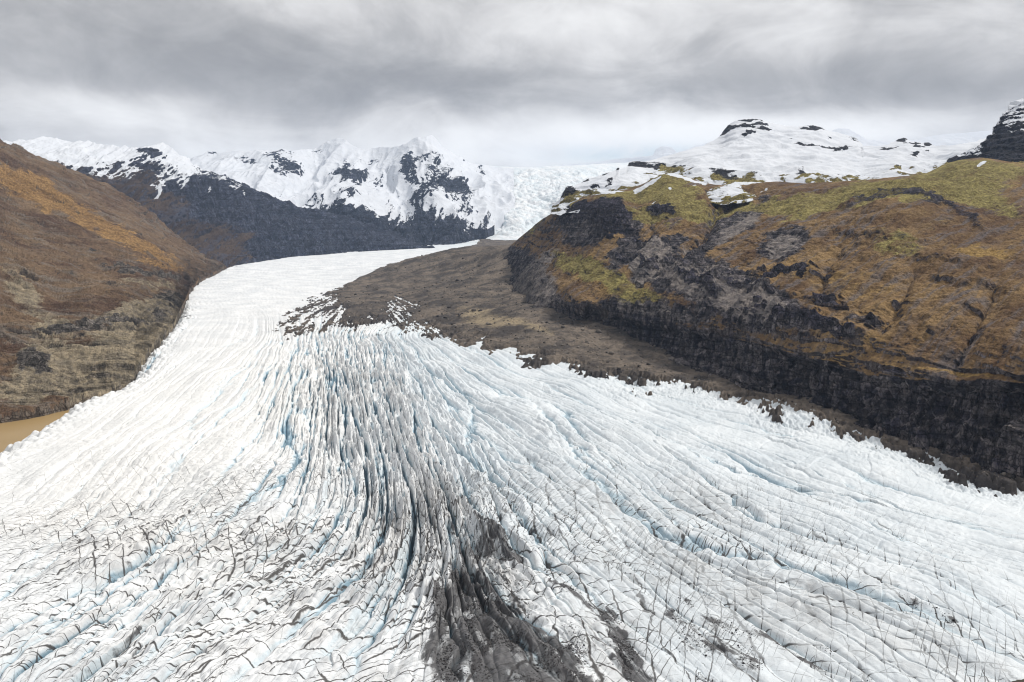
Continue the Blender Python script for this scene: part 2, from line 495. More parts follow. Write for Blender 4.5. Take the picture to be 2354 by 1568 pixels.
# crevasse lines traced on the ice, numbered from the left margin to the right one
LINES = {0: ((415, 700), (330, 850), (150, 950), (-100, 1075), (-300, 1180)),
         1: ((520, 700), (430, 850), (250, 980), (0, 1130), (-150, 1210)),
         2: ((620, 730), (540, 850), (400, 980), (200, 1150), (-50, 1350)),
         3: ((700, 765), (640, 880), (560, 1000), (430, 1134), (300, 1270), (120, 1420), (-120, 1560)),
         4: ((740, 790), (710, 920), (660, 1040), (580, 1170), (460, 1310), (300, 1440), (60, 1600)),
         5: ((772, 790), (780, 950), (775, 1100), (725, 1220), (610, 1330), (440, 1450), (220, 1600)),
         6: ((800, 790), (835, 950), (875, 1120), (860, 1220), (760, 1334), (600, 1450), (420, 1590)),
         7: ((825, 785), (880, 950), (945, 1130), (960, 1260), (900, 1400), (760, 1590)),
         7.5: ((838, 783), (905, 950), (985, 1140), (1020, 1280), (1050, 1450), (1040, 1600)),
         8: ((850, 780), (930, 950), (1020, 1144), (1075, 1255), (1180, 1376), (1310, 1498), (1400, 1600)),
         9: ((875, 778), (1005, 940), (1136, 1089), (1301, 1255), (1439, 1343), (1605, 1498), (1720, 1600)),
         10: ((920, 772), (1130, 930), (1357, 1089), (1500, 1194), (1688, 1321), (1900, 1430), (2200, 1590), (2420, 1700)),
         11: ((985, 772), (1270, 930), (1600, 1100), (1950, 1270), (2400, 1470), (2750, 1620)),
         12: ((1060, 780), (1420, 930), (1850, 1095), (2400, 1280), (2800, 1410)),
         13: ((1176, 807), (1526, 895), (1901, 1007), (2251, 1097), (2450, 1140), (2800, 1215))}
FP, FV = [], []
for k, pl in LINES.items():
    pl = np.array(pl, float)
    sl = np.concatenate([[0], np.cumsum(np.hypot(*np.diff(pl, axis=0).T))])
    ss = np.arange(0, sl[-1] + 1, 70.0)
    for (a, b) in zip(np.interp(ss, sl, pl[:, 0]), np.interp(ss, sl, pl[:, 1])):
        q = gat(a, b); FP.append((q[0] / q[1], math.log(q[1] / 1000))); FV.append(k)
for (a, b, v) in ((480, 630, 0.5), (560, 640, 2), (640, 640, 3.2), (720, 640, 4.6), (800, 630, 6), (600, 600, 2), (800, 590, 5), (900, 580, 7), (700, 700, 4.0), (960, 572, 8), (1100, 560, 10)):
    q = gat(a, b); FP.append((q[0] / q[1], math.log(q[1] / 1000))); FV.append(v)
_flow = RBF(FP, FV, c=0.10, smooth=2.5e-2)
SRC = gat(800, 740)

def ov_of(X, Y, Z):
    """photo measures of a world point (used to lay traced patches of dirt and debris on the ground)"""
    c, s = math.cos(PITCH), math.sin(PITCH)
    zz = Z - CAM_H
    fw = Y * c - zz * s
    upv = Y * s + zz * c
    return CX + F_OV * X / fw, CY - F_OV * upv / fw

NU, NV = 1900, 1250
u = (np.linspace(-130, 2483, NU) - CX) / F_OV
oyr = np.linspace(1660, 590, NV)
Dr = CAM_H * F_OV / (oyr - HOR)
Dr = np.concatenate([Dr, np.linspace(Dr[-1], 9500, 60)[1:]])
U, D = np.meshgrid(u, Dr)
X = U * D; Y = D
L = np.log(D / 1000)
Zb = zg(D) + _gr(U, L)
P0 = np.stack([X, Y, Zb], -1)
ed = edge_dist(X, Y, LEFT_EDGE)
K = _flow(U, L)
bdist = np.sqrt((X - SRC[0]) ** 2 + (Y - SRC[1]) ** 2)
OX, OY = ov_of(X, Y, Zb)
PF = np.stack([X, Y, X * 0], -1)
def nn(sx, sy=None, seed=0): return n2d(X / sx, Y / (sy or sx), seed)
ww1 = nn(140, seed=3); ww2 = nn(55, seed=4); ww3 = nn(22, seed=5)

# masks laid on the ground ---------------------------------------------------
wx = OX + 22 * nn(90, seed=11) * 2 + 16 * nn(30, seed=12); wy = OY + 12 * nn(90, seed=13) * 2 + 9 * nn(30, seed=14)
def soft(lst, X_=wx, Y_=wy, pw=1.5):
    out = np.zeros_like(X_)
    for (cx, cy, rx, ry, ang, amp) in lst:
        a = math.radians(ang); c, s = math.cos(a), math.sin(a)
        p = ((X_ - cx) * c + (Y_ - cy) * s) / rx; q = (-(X_ - cx) * s + (Y_ - cy) * c) / ry
        out += amp * np.exp(-(p * p + q * q) ** pw)
    return out
# black grit on the ice
dark = soft([(1560, 1345, 190, 11, 36, 0.42), (1760, 1470, 220, 12, 33, 0.55), (1930, 1520, 150, 12, 30, 0.5), (1650, 1560, 120, 14, 34, 0.6), (1420, 1300, 120, 9, 38, 0.4), (1330, 1540, 90, 40, 20, 0.35), (412, 725, 22, 40, 10, 0.55), (335, 830, 18, 22, 30, 0.5), (1190, 1500, 190, 130, 10, 0.9), (1110, 1380, 90, 170, -8, 0.85), (1230, 1570, 150, 60, 10, 0.9), (1060, 1330, 40, 130, 10, 0.45), (1020, 1520, 60, 60, 0, 0.5), (1420, 1440, 130, 18, 38, 0.8), (1300, 1330, 130, 16, 35, 0.6), (1530, 1540, 120, 22, 30, 0.9), (1480, 1480, 60, 14, 30, 0.6),
             (1290, 1260, 130, 16, 35, 0.45), (1600, 1440, 120, 40, 40, 0.45), (1700, 1500, 90, 30, 40, 0.4), (1340, 1500, 60, 60, 20, 0.5), (890, 1190, 40, 30, -30, 0.25), (2150, 1440, 120, 16, 27, 0.5), (2250, 1475, 80, 14, 27, 0.4), (620, 1110, 40, 20, -45, 0.3), (1180, 1180, 60, 20, 20, 0.3), (340, 1330, 60, 8, 10, 0.35)])
# fine dirty veins
vein = soft([(1180, 1480, 480, 300, 15, 0.62), (700, 1300, 420, 220, 0, 0.42), (350, 1450, 420, 200, 0, 0.55), (1900, 1400, 560, 200, 25, 0.42), (950, 1150, 160, 100, 0, 0.16), (1500, 1200, 500, 90, 22, 0.2), (150, 1200, 300, 150, 0, 0.10)], pw=1.0)
vein += 0.10
vein *= 0.45 + 0.55 * sstep(980, 1180, OY)
# debris-covered ice and moraine
T_LOW = ((600, 640), (690, 660), (720, 690), (745, 735), (800, 752), (850, 735), (900, 745), (940, 762), (1000, 772), (1100, 795), (1176, 812), (1301, 850), (1376, 872), (1450, 885), (1526, 888), (1600, 897), (1676, 920), (1801, 965), (1901, 1000), (2076, 1042), (2251, 1092), (2353, 1110), (2500, 1140))
T_UP = ((600, 700), (700, 700), (730, 688), (800, 652), (860, 622), (900, 606), (950, 592), (1000, 580), (1100, 560), (1200, 400), (2500, 400))
r_wx = OX + 60 * nn(60, 160, seed=15) + 25 * nn(20, 40, seed=16); r_wy = OY + 22 * nn(75, seed=17) + 14 * nn(22, seed=18) + 7 * nn(8, seed=66)
lowd = (np.interp(r_wx, *zip(*T_LOW)) - r_wy); upd = (OY - np.interp(OX + 10 * nn(80, seed=19), *zip(*T_UP)))
deb = np.clip(np.minimum(lowd / 14.0, upd / 6.0), -4, 4)
# long ice-and-grit fingers by the tip
th_ = np.arctan2(OX - 835, OY - 650); rr_ = np.hypot(OX - 835, OY - 650)
fing = 0.55 * n2d(X / 16, Y / 26, 68) + 0.35 * n2d(X / 7, Y / 10, 69) + 0.7 * n2d(th_ * 15 + 0.5 * ww3, rr_ / 55.0, 21) + 0.6 * n2d(th_ * 43 + 0.5 * ww3, rr_ / 24.0, 22)
tip = soft([(700, 735, 75, 40, -25, 1.0), (760, 715, 55, 45, -30, 0.8)], OX, OY)
tip2 = soft([(930, 715, 60, 42, 30, 1.0), (985, 760, 60, 20, 15, 0.6), (830, 765, 60, 14, 0, 0.6)], OX, OY)
deb = np.where(tip > 0.15, np.maximum(deb, -1 + 0), deb)
deb = deb * (1 - np.clip(tip + tip2, 0, 1)) + np.clip(tip + tip2, 0, 1) * (fing * 3.6 + 0.1 + 0.25 * np.clip(deb, -2, 2))
# patches of clean ice along the right-hand margin strip
strip = sstep(1180, 1350, OX) * sstep(-1.5, 0.5, deb)
hole = n2d(K * 5 + 9, bdist / 60.0, 23) + 0.6 * n2d(X / 14, Y / 22, 24)
hole2 = n2d(X / 45, Y / 60, 26) + 0.8 * n2d(X / 16, Y / 20, 27) + 0.5 * n2d(X / 6, Y / 8, 28)
deb = deb + strip * (hole2 * 2.2 + 0.05) * sstep(60, 5, np.abs(lowd - 5))
deb = np.clip(deb, -3, 3)

# crevasses ------------------------------------------------------------------
right = sstep(8.0, 9.4, K); left = 1 - sstep(3.5, 5.0, K)
Kw = K + 0.13 * n2d(K * 0.8, bdist / 520.0, 61) + 0.05 * n2d(K * 2.0, bdist / 190.0, 62) + 0.012 * ww2 + 0.006 * ww3
def slabs(freq, L, seed, sharp=5.0, crack=0.16):
    """long ice slabs lying side by side: rounded backs, one edge raised, a narrow crevasse between"""
    ph = Kw * freq + 0.85 * n2d(Kw * freq * 0.33, bdist / L, seed) + 0.28 * n2d(Kw * freq * 0.9, bdist / (L * 0.33), seed + 1) + 0.06 * ww3
    fr = ph - np.floor(ph)
    idp = np.floor(ph)
    rnd = n2d(idp * 0.77 + 3.3, bdist / (L * 0.6) + idp * 5.1, seed + 2)
    opn = np.clip(0.45 + 1.3 * n2d(idp * 1.31 + 0.4, bdist / (L * 0.35), seed + 3), 0.0, 1)
    back = 1 - np.abs(2 * fr - 1) ** sharp
    step = np.where(fr < 1 - crack, fr / (1 - crack), (1 - fr) / crack) - 0.5
    gap = np.exp(-(np.minimum(fr, 1 - fr) / (crack * 0.42)) ** 2)
    return 0.16 * back + 0.86 * step * (0.7 + 0.8 * rnd) - 0.95 * gap * opn, fr, gap * opn, rnd
h1, fr1, gp1, rn1 = slabs(1.9, 800, 31, 6.0, 0.13)
h0, fr0, gp0, rn0 = slabs(0.85, 900, 71, 5.0, 0.10)
h2, fr2, gp2, rn2 = slabs(4.4, 460, 41, 4.0, 0.22)
h3, fr3, gp3, rn3 = slabs(10.5, 200, 51, 3.0, 0.2)
n1_ = n2d(Kw * 3.0, bdist / 260.0, 31)
n2_ = n2d(Kw * 6.3 + 5, bdist / 110.0, 32)
n3_ = n2d(Kw * 15 + 5, bdist / 42.0, 33)
v1 = np.clip(np.abs(n1_) * 2.6, 0, 1) ** 0.75
v2 = np.clip(np.abs(n2_) * 2.4, 0, 1) ** 0.7
v3 = np.clip(np.abs(n3_) * 2.2, 0, 1) ** 0.8
# cross cracks
phx = bdist / 30.0 + Kw * 0.9 + 1.2 * n2d(Kw * 1.5, bdist / 90.0, 37); fx = phx - np.floor(phx)
opx = np.clip(1.6 * n2d(Kw * 2.2 + np.floor(phx) * 3.1, bdist / 60.0, 38), 0, 1)
x1 = np.exp(-(np.minimum(fx, 1 - fx) / 0.07) ** 2) * opx
stx = (fx - 0.5) * 0.25 * n2d(np.floor(phx) * 1.7, Kw * 1.4, 39)
A = 1.3 + 13.0 * soft([(820, 900, 220, 150, 0, 0.72), (900, 1100, 300, 200, 20, 0.72), (1050, 1350, 280, 260, 0, 0.75), (1500, 1050, 600, 130, 18, 0.45), (1900, 1300, 700, 260, 20, 0.55), (350, 1350, 420, 260, 0, 0.40), (100, 1480, 260, 150, 0, 0.35), (420, 1000, 250, 120, -30, 0.14), (400, 720, 30, 60, 0, 0.6), (340, 830, 40, 40, 0, 0.5), (1950, 1070, 350, 30, 17, 0.3)], pw=1.0)
A = np.where(OY < 760, np.minimum(A, 2.0 + (OY - 640) * 0.05 + 6 * tip2), A)
A = np.clip(A, 1.3, 16)
cen = soft([(820, 890, 190, 190, 0, 1.0), (980, 1180, 220, 220, 0, 0.75), (1050, 1400, 160, 220, 0, 0.3)], pw=1.2)
cen = np.clip(cen, 0, 1)
slab = 0.45 * h0 + 0.58 * h1 + 0.36 * h2 + 0.12 * h3
fin = 1 - v2; bill = 0.9 * (0.55 * v1 + 0.15 * v3) + 0.45 * fin ** 2 - 0.55 + 0.35 * h0 + 0.4 * h2 - 0.6 * gp1 - 0.3 * gp3
cre = slab * (1 - 0.6 * cen) + bill * cen * 1.15
# broken blocks: each piece between two cross cracks stands at its own height
b_a = np.floor(Kw * 5.0 + 0.6 * n2d(Kw * 1.7, bdist / 120.0, 81)); b_c = np.floor(bdist / 34.0 + 1.5 * n2d(b_a * 0.37, bdist / 200.0, 82) + b_a * 0.37)
def rnd2(a, b, sd): return _PERM[(_PERM[(a.astype(np.int32) + sd * 17) & 4095] + b.astype(np.int32)) & 4095] / 4095.0 - 0.5
blk = rnd2(b_a, b_c, 1)
b_d = np.floor(Kw * 10.0 + 0.5 * n2d(Kw * 3, bdist / 60.0, 83)); b_e = np.floor(bdist / 17.0 + n2d(b_d * 0.3, bdist / 90.0, 84) + b_d * 0.61)
blk2 = rnd2(b_d, b_e, 2)
cre = cre - 0.35 * x1 * (1 - 0.5 * right) + stx + (0.50 * blk + 0.30 * blk2) * (0.18 + 0.82 * cen) * (1 - 0.45 * right)
swell = 14 * nn(260, 330, seed=41) * (0.25 + 0.75 * sstep(760, 1000, OY)) + 6.5 * n2d(K * 1.1 + 0.4 * ww1, bdist / 190.0, 42) * sstep(700, 900, OY) + 3 * nn(95, seed=67)
small = 0.9 * nn(9, seed=43) + 0.5 * nn(4.2, seed=44)
hum = 1.35 * np.abs(n2d(X / 46 + 0.4 * ww3, Y / 52, 63)) + 0.8 * np.abs(n2d(X / 21, Y / 24 + 0.3 * ww3, 64)) + 0.35 * np.abs(n2d(X / 9, Y / 10, 65))
lowleft = soft([(450, 1350, 520, 300, 0, 1.0), (900, 1150, 260, 200, 0, 0.8), (1250, 1400, 260, 150, 30, 0.6), (830, 900, 120, 110, 0, 0.7)], pw=1.2)
H = A * cre * (1.15 - 0.25 * np.clip(lowleft, 0, 1)) + swell + (hum - 0.7) * 6.5 * np.clip(lowleft, 0, 1) + small * np.clip(A / 8, 0.3, 1)
# upper, smoother ice: low transverse waves
ups = sstep(760, 690, OY)
H = H * (1 - ups) + ups * (swell * 0.5 + 2.6 * n2d(X / 70.0, bdist / 24.0, 45) + 1.8 * np.abs(n2d(K * 7, bdist / 30.0, 46)) + 1.2 * nn(12, seed=47))
# seracs along the left margin
serz = np.exp(-(np.maximum(ed, 0) / 45.0) ** 2) * sstep(0, 15, ed + 30) * sstep(5200, 3000, D)
sr = n2d(X / 13, Y / 15, 48)
H += serz * (np.abs(sr) * 15 - 4)
ser2 = sstep(1180, 1500, OX) * np.exp(-((lowd - 8) / 34.0) ** 2)
H += ser2 * (np.abs(n2d(X / 11, Y / 13, 29)) * 7 + np.abs(n2d(X / 5, Y / 6, 30)) * 5 - 3)
far = sstep(5600, 4200, D)
H *= 0.35 + 0.65 * far
Zi = Zb + H
marg = 70 * sstep(35, -60, ed + 8 * nn(30, seed=49)) * (1 - sstep(5000, 6500, D) * 0.8)
Zi -= marg
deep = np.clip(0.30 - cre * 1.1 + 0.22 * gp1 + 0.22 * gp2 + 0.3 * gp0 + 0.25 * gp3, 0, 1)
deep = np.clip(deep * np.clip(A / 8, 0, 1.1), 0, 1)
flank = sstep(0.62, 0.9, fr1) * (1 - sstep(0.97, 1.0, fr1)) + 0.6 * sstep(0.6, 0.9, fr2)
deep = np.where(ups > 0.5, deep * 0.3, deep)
PG = np.stack([X, Y, Zi], -1)

def glacier_material():
    m, t = new_mat("glacier_ice")
    g = t.n('ShaderNodeNewGeometry'); pos = g.outputs['Position']
    x, y, z = t.sep(pos)
    fl = t.n('ShaderNodeAttribute', attribute_name='flow').outputs['Vector']
    k, b, deepv = t.sep(fl)
    mk = t.sep(t.n('ShaderNodeAttribute', attribute_name='mask').outputs['Vector'])
    darkm, veinm, warm = mk[0], mk[1], mk[2]
    P2 = t.comb(x, y, 0.0)
    wv = t.noise(P2, 0.035, 4, 0.6, col=True)
    wv = t.vmath('SUBTRACT', wv, (0.5, 0.5, 0.5))
    # families of thin grit-filled cracks: long hair lines in several directions
    wk = t.math('MULTIPLY', t.sep(wv)[0], 1.0); wb = t.sep(wv)[1]
    P3 = t.comb(t.math('MULTIPLY', k, 0.9), t.math('MULTIPLY', b, 0.0055), 0.0)
    def gate(q, det=3):
        return t.noise(t.vmath('ADD', P3, (q * 7.3, q * 3.1, q)), 1.0, det, 0.62)
    g1_, g2_, g3_, g4_ = gate(1.0), gate(2.0), gate(3.0), gate(4.0)
    br2 = t.noise(P2, 0.045, 5, 0.65)
    def hair(ck, cb, spacing, width, gate, lo, hi, bend, seed):
        """sets of roughly parallel grit-filled cracks, drawn across the direction (ck, cb); each crack starts, stops and bends on its own"""
        kk = t.math('MULTIPLY', k, 72.0)
        a = t.math('ADD', t.math('MULTIPLY', kk, ck), t.math('MULTIPLY', b, cb))
        c = t.math('ADD', t.math('MULTIPLY', kk, -cb), t.math('MULTIPLY', b, ck))
        v = t.comb(t.math('MULTIPLY', a, 0.022), t.math('MULTIPLY', c, 0.012), seed)
        big = t.math('MULTIPLY', t.math('SUBTRACT', t.noise(v, 1.0, 2, 0.5), 0.5), bend)
        wig = t.math('MULTIPLY', t.math('SUBTRACT', t.noise(t.vmath('ADD', P2, (seed * 90.0, 0, 0)), 0.045, 4, 0.55), 0.5), 0.7 if spacing > 12 else 0.5)
        ph = t.math('ADD', t.math('DIVIDE', a, spacing), t.math('ADD', big, wig))
        fl = t.math('FLOOR', ph)
        fr = t.math('ABSOLUTE', t.math('SUBTRACT', t.math('SUBTRACT', ph, fl), 0.5))
        own = t.noise(t.comb(t.math('MULTIPLY', fl, 0.73), t.math('MULTIPLY', c, 0.014), seed + 5.0), 1.0, 4, 0.68)
        wd = t.math('MULTIPLY', t.math('MULTIPLY', t.smooth(gate, lo, hi), t.smooth(own, 0.42, 0.58)), width / spacing)
        wd = t.math('MULTIPLY', wd, t.math('ADD', t.math('MULTIPLY', veinm, 1.6), 0.1))
        return t.smooth(t.math('DIVIDE', fr, t.math('ADD', wd, 0.001)), 0.3, 1.1, 1.0, 0.0)
    l1 = hair(0.86, 0.50, 8.0, 0.80, g1_, 0.44, 0.56, 1.6, 1.0)
    l2 = hair(0.92, -0.40, 9.0, 0.85, g2_, 0.45, 0.57, 1.5, 2.0)
    l3 = hair(0.55, 0.83, 9.0, 0.80, g3_, 0.46, 0.58, 1.5, 3.0)
    l4 = hair(0.97, 0.22, 16.0, 1.2, g4_, 0.40, 0.52, 1.2, 4.0)
    l5 = hair(-0.30, 0.95, 15.0, 0.8, g1_, 0.54, 0.42, 1.2, 5.0)
    l6 = hair(0.70, 0.71, 4.5, 0.5, g4_, 0.50, 0.60, 1.2, 6.0)
    l5 = t.math('MAXIMUM', l5, l6)
    lines = t.math('MAXIMUM', t.math('MAXIMUM', t.math('MAXIMUM', l1, l5), l2), t.math('MAXIMUM', l3, l4))
    lines = t.math('MULTIPLY', lines, t.smooth(veinm, 0.02, 0.45, 0.35, 0.95))
    clean = t.math('MULTIPLY', t.smooth(k, 8.3, 10.0), t.smooth(deepv, 0.10, 0.40, 0.60, 0.0))
    lines = t.math('MULTIPLY', lines, t.math('SUBTRACT', 1.0, clean))
    # clean ice
    n_b = t.noise(P2, 0.012, 6, 0.6); n_f = t.noise(pos, 0.35, 6, 0.65)
    white = t.mix(t.smooth(n_b, 0.35, 0.65), (0.63, 0.66, 0.685), (0.80, 0.815, 0.825))
    white = t.mix(t.math('MULTIPLY', warm, 0.6), white, (0.77, 0.755, 0.72))
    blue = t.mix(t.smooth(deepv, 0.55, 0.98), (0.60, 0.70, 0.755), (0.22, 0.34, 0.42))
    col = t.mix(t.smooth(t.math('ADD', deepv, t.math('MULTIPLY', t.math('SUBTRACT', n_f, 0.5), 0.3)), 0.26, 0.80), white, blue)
    col = t.mix(t.smooth(k, 7.6, 9.2, 0.0, 0.42), col, (0.60, 0.68, 0.73))
    # faint grey-brown dust film
    film = t.math('MULTIPLY', t.smooth(t.math('ADD', t.math('MULTIPLY', t.noise(P2, 0.05, 7, 0.68), 0.5), t.math('MULTIPLY', g2_, 0.5)), 0.42, 0.66), t.math('ADD', t.math('MULTIPLY', veinm, 0.60), 0.02))
    col = t.mix(film, col, (0.30, 0.28, 0.26))
    fs = t.comb(t.math('MULTIPLY', k, 16.0), t.math('MULTIPLY', b, 0.035), 0.0)
    sn = t.noise(fs, 1.0, 6, 0.65, 0.4)
    col = t.mix(t.math('MULTIPLY', t.smooth(sn, 0.55, 0.75), t.math('MULTIPLY', veinm, 0.8)), col, (0.22, 0.21, 0.21))
    col = t.mix(lines, col, (0.060, 0.055, 0.052))
    # black grit
    dn = t.math('ADD', t.math('MULTIPLY', t.math('SUBTRACT', sn, 0.5), 1.5), t.math('ADD', t.math('MULTIPLY', t.math('SUBTRACT', t.noise(P2, 0.030, 6, 0.65, 0.6), 0.5), 2.6), t.math('MULTIPLY', t.math('SUBTRACT', br2, 0.5), 1.0)))
    dn = t.math('MULTIPLY', dn, t.smooth(darkm, 0.02, 0.30))
    gd = t.smooth(t.math('ADD', darkm, dn), 0.44, 0.78)
    gd = t.math('MULTIPLY', gd, t.smooth(sn, 0.30, 0.50, 0.45, 1.0))
    gcol = t.mix(t.smooth(t.math('ADD', t.math('MULTIPLY', sn, 0.7), t.math('MULTIPLY', n_f, 0.3)), 0.38, 0.62), (0.018, 0.017, 0.019), (0.085, 0.082, 0.085))
    col = t.mix(t.math('MULTIPLY', gd, 0.93), col, gcol)
    bump = t.math('ADD', t.math('MULTIPLY', t.noise(pos, 0.22, 7, 0.65), 1.6), t.math('MULTIPLY', lines, -0.7))
    return finish(m, t, col, 0.55, bump, 0.6, 1.0, 0.25)

ice_m = glacier_material()
warm = soft([(250, 1050, 450, 200, -25, 1.0), (600, 900, 250, 200, 0, 0.6), (500, 1300, 300, 200, 0, 0.3)], pw=1.0)
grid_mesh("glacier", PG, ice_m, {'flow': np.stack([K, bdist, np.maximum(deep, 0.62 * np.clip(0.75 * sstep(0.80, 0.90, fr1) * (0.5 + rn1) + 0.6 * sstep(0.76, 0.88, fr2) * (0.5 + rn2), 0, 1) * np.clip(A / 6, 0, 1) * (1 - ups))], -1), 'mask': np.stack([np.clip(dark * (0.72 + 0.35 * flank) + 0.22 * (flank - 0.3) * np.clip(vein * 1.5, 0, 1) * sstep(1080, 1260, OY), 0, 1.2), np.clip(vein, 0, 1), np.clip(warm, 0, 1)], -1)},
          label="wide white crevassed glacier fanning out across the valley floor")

# moraine: a skin of grit on the ice, thick towards the valley side
mor_rel = 2.0 + 12.0 * np.abs(nn(210, 150, seed=55)) + 7.0 * np.abs(n2d(K * 2.5, bdist / 420.0, 56)) + 4.5 * np.abs(nn(70, seed=51)) + 2.6 * np.abs(nn(28, seed=52)) + 1.6 * nn(11, seed=53) + 0.8 * nn(5, seed=54)
smooth_h = swell * 0.6 + A * 0.10
kf = sstep(0.3, 2.2, deb)
Zm = Zb + (H * (1 - kf) + smooth_h * kf) + np.clip(deb, -1.2, 1) * 2.2 + mor_rel * np.clip(deb, 0, 1.0) * 0.8 * (1 - 0.8 * np.clip(tip + tip2, 0, 1)) - 0.8
PM = np.stack([X, Y, Zm], -1)
kq = (deb > -0.6)
keep = kq[:-1, :-1] & kq[1:, 1:] & kq[1:, :-1] & kq[:-1, 1:]
def moraine_material():
    m, t = new_mat("moraine_grit")
    g = t.n('ShaderNodeNewGeometry'); pos = g.outputs['Position']
    mk = t.sep(t.n('ShaderNodeAttribute', attribute_name='mask').outputs['Vector'])
    a = t.noise(pos, 0.012, 7, 0.62); f = t.noise(pos, 0.14, 6, 0.7)
    c = t.mix(t.smooth(a, 0.38, 0.62), (0.062, 0.054, 0.049), (0.170, 0.140, 0.112))
    c = t.mix(t.smooth(t.noise(pos, 0.045, 6, 0.65), 0.5, 0.68, 0, 0.6), c, (0.045, 0.040, 0.040))
    c = t.mix(t.smooth(t.math('ADD', mk[0], t.math('MULTIPLY', t.math('SUBTRACT', a, 0.5), 1.2)), 0.4, 0.8), c, (0.26, 0.21, 0.14))
    c = t.mix(mk[1], c, (0.055, 0.050, 0.050))
    tn = t.smooth(f, 0.3, 0.7, 0.65, 1.3)
    c = t.mix(1.0, c, t.comb(tn, tn, tn), 'MULTIPLY')
    st = t.smooth(t.noise(pos, 0.5, 3, 0.6), 0.66, 0.72, 0, 0.5)
    c = t.mix(st, c, (0.30, 0.28, 0.26))
    return finish(m, t, c, 0.95, t.math('ADD', t.math('MULTIPLY', f, 2.5), t.math('MULTIPLY', a, 5.0)), 0.6, 1.0, 0.1)
tan = soft([(1120, 740, 110, 35, 12, 0.8), (950, 640, 80, 25, 0, 0.25), (1250, 770, 60, 15, 20, 0.5)], OX, OY, 1.0)
drk = soft([(1300, 860, 120, 14, 12, 0.7), (1800, 990, 250, 18, 18, 0.8), (2200, 1090, 200, 25, 15, 0.8), (730, 710, 70, 30, 0, 0.8), (880, 740, 80, 25, 0, 0.6)], OX, OY, 1.0)
grid_mesh("moraine", PM, moraine_material(), {'mask': np.stack([tan, np.clip(drk, 0, 0.8), deb], -1)}, keep=keep,
          label="brown gravel moraine lying on the ice below the green hillside")

# ------------------------------------------------------------------ loose stones
def stones(name, label, pts, sizes, mat, seed):
    """angular stones scattered on the ground, far too many to count"""
    r = np.random.default_rng(seed)
    f = (1 + 5 ** 0.5) / 2
    V = np.array([(-1, f, 0), (1, f, 0), (-1, -f, 0), (1, -f, 0), (0, -1, f), (0, 1, f), (0, -1, -f), (0, 1, -f), (f, 0, -1), (f, 0, 1), (-f, 0, -1), (-f, 0, 1)], float) / 1.9
    Fc = np.array([(0, 11, 5), (0, 5, 1), (0, 1, 7), (0, 7, 10), (0, 10, 11), (1, 5, 9), (5, 11, 4), (11, 10, 2), (10, 7, 6), (7, 1, 8), (3, 9, 4), (3, 4, 2), (3, 2, 6), (3, 6, 8), (3, 8, 9), (4, 9, 5), (2, 4, 11), (6, 2, 10), (8, 6, 7), (9, 8, 1)])
    n = len(pts)
    co = V[None] * r.uniform(0.6, 1.25, (n, 12, 1)) * (sizes[:, None, None] * r.uniform(0.6, 1.3, (n, 1, 3)))
    a = r.uniform(0, 6.28, n); c_, s_ = np.cos(a)[:, None], np.sin(a)[:, None]
    co = np.stack([co[..., 0] * c_ - co[..., 1] * s_, co[..., 0] * s_ + co[..., 1] * c_, co[..., 2] * 0.75], -1)
    co += pts[:, None, :] + np.array([0, 0, 1.0]) * (sizes * 0.15)[:, None, None]
    fa = (Fc[None] + (np.arange(n) * 12)[:, None, None]).reshape(-1, 3)
    me = bpy.data.meshes.new(name)
    me.vertices.add(n * 12); me.vertices.foreach_set('co', co.astype(np.float32).ravel())
    me.loops.add(fa.size); me.loops.foreach_set('vertex_index', fa.astype(np.int32).ravel())
    me.polygons.add(len(fa)); me.polygons.foreach_set('loop_start', (np.arange(len(fa)) * 3).astype(np.int32))
    me.update(calc_edges=True); me.materials.append(mat)
    o = bpy.data.objects.new(name, me); S.collection.objects.link(o)
    o['kind'] = 'stuff'; o['label'] = label
m, t = new_mat("stone")
vr = t.n('ShaderNodeNewGeometry').outputs['Random Per Island']
finish(m, t, t.mix(vr, (0.035, 0.030, 0.028), (0.20, 0.175, 0.15)), 0.9)
_r = np.random.default_rng(3)
ii = np.flatnonzero((deb.ravel() > 0.3) & (OY.ravel() > 585) & (OX.ravel() > 640))
wt = 1.0 / D.ravel()[ii] ** 0.2; ii = _r.choice(ii, 9000, replace=False, p=wt / wt.sum())
sz_ = np.clip(_r.lognormal(0.55, 0.55, len(ii)), 0.8, 7) * np.clip(D.ravel()[ii] / 1800, 0.6, 1.4)
stones("boulders", "brown boulders strewn over the moraine", PM.reshape(-1, 3)[ii], sz_, m, 4)
m2_, t = new_mat("dark_stone")
vr = t.n('ShaderNodeNewGeometry').outputs['Random Per Island']
finish(m2_, t, t.mix(vr, (0.015, 0.014, 0.015), (0.085, 0.08, 0.08)), 0.9)
dd_ = np.clip(dark, 0, 1).ravel() * np.clip(0.5 + n2d(X / 18, Y / 30, 91).ravel() * 1.6, 0, 1)
ii = np.flatnonzero((dd_ > 0.22) & (OY.ravel() > 1150) & (OX.ravel() > -50) & (OX.ravel() < 2400))
wt = dd_[ii] ** 2 * (D.ravel()[ii] / 1000.0) ** 2; ii = _r.choice(ii, 14000, replace=False, p=wt / wt.sum())
stones("ice_debris", "black stones and grit lying on the dirty ice", PG.reshape(-1, 3)[ii] + _r.normal(0, 0.6, (len(ii), 3)) * np.array([1, 1, 0]), np.clip(_r.lognormal(-1.25, 0.45, len(ii)), 0.12, 1.1), m2_, 5)

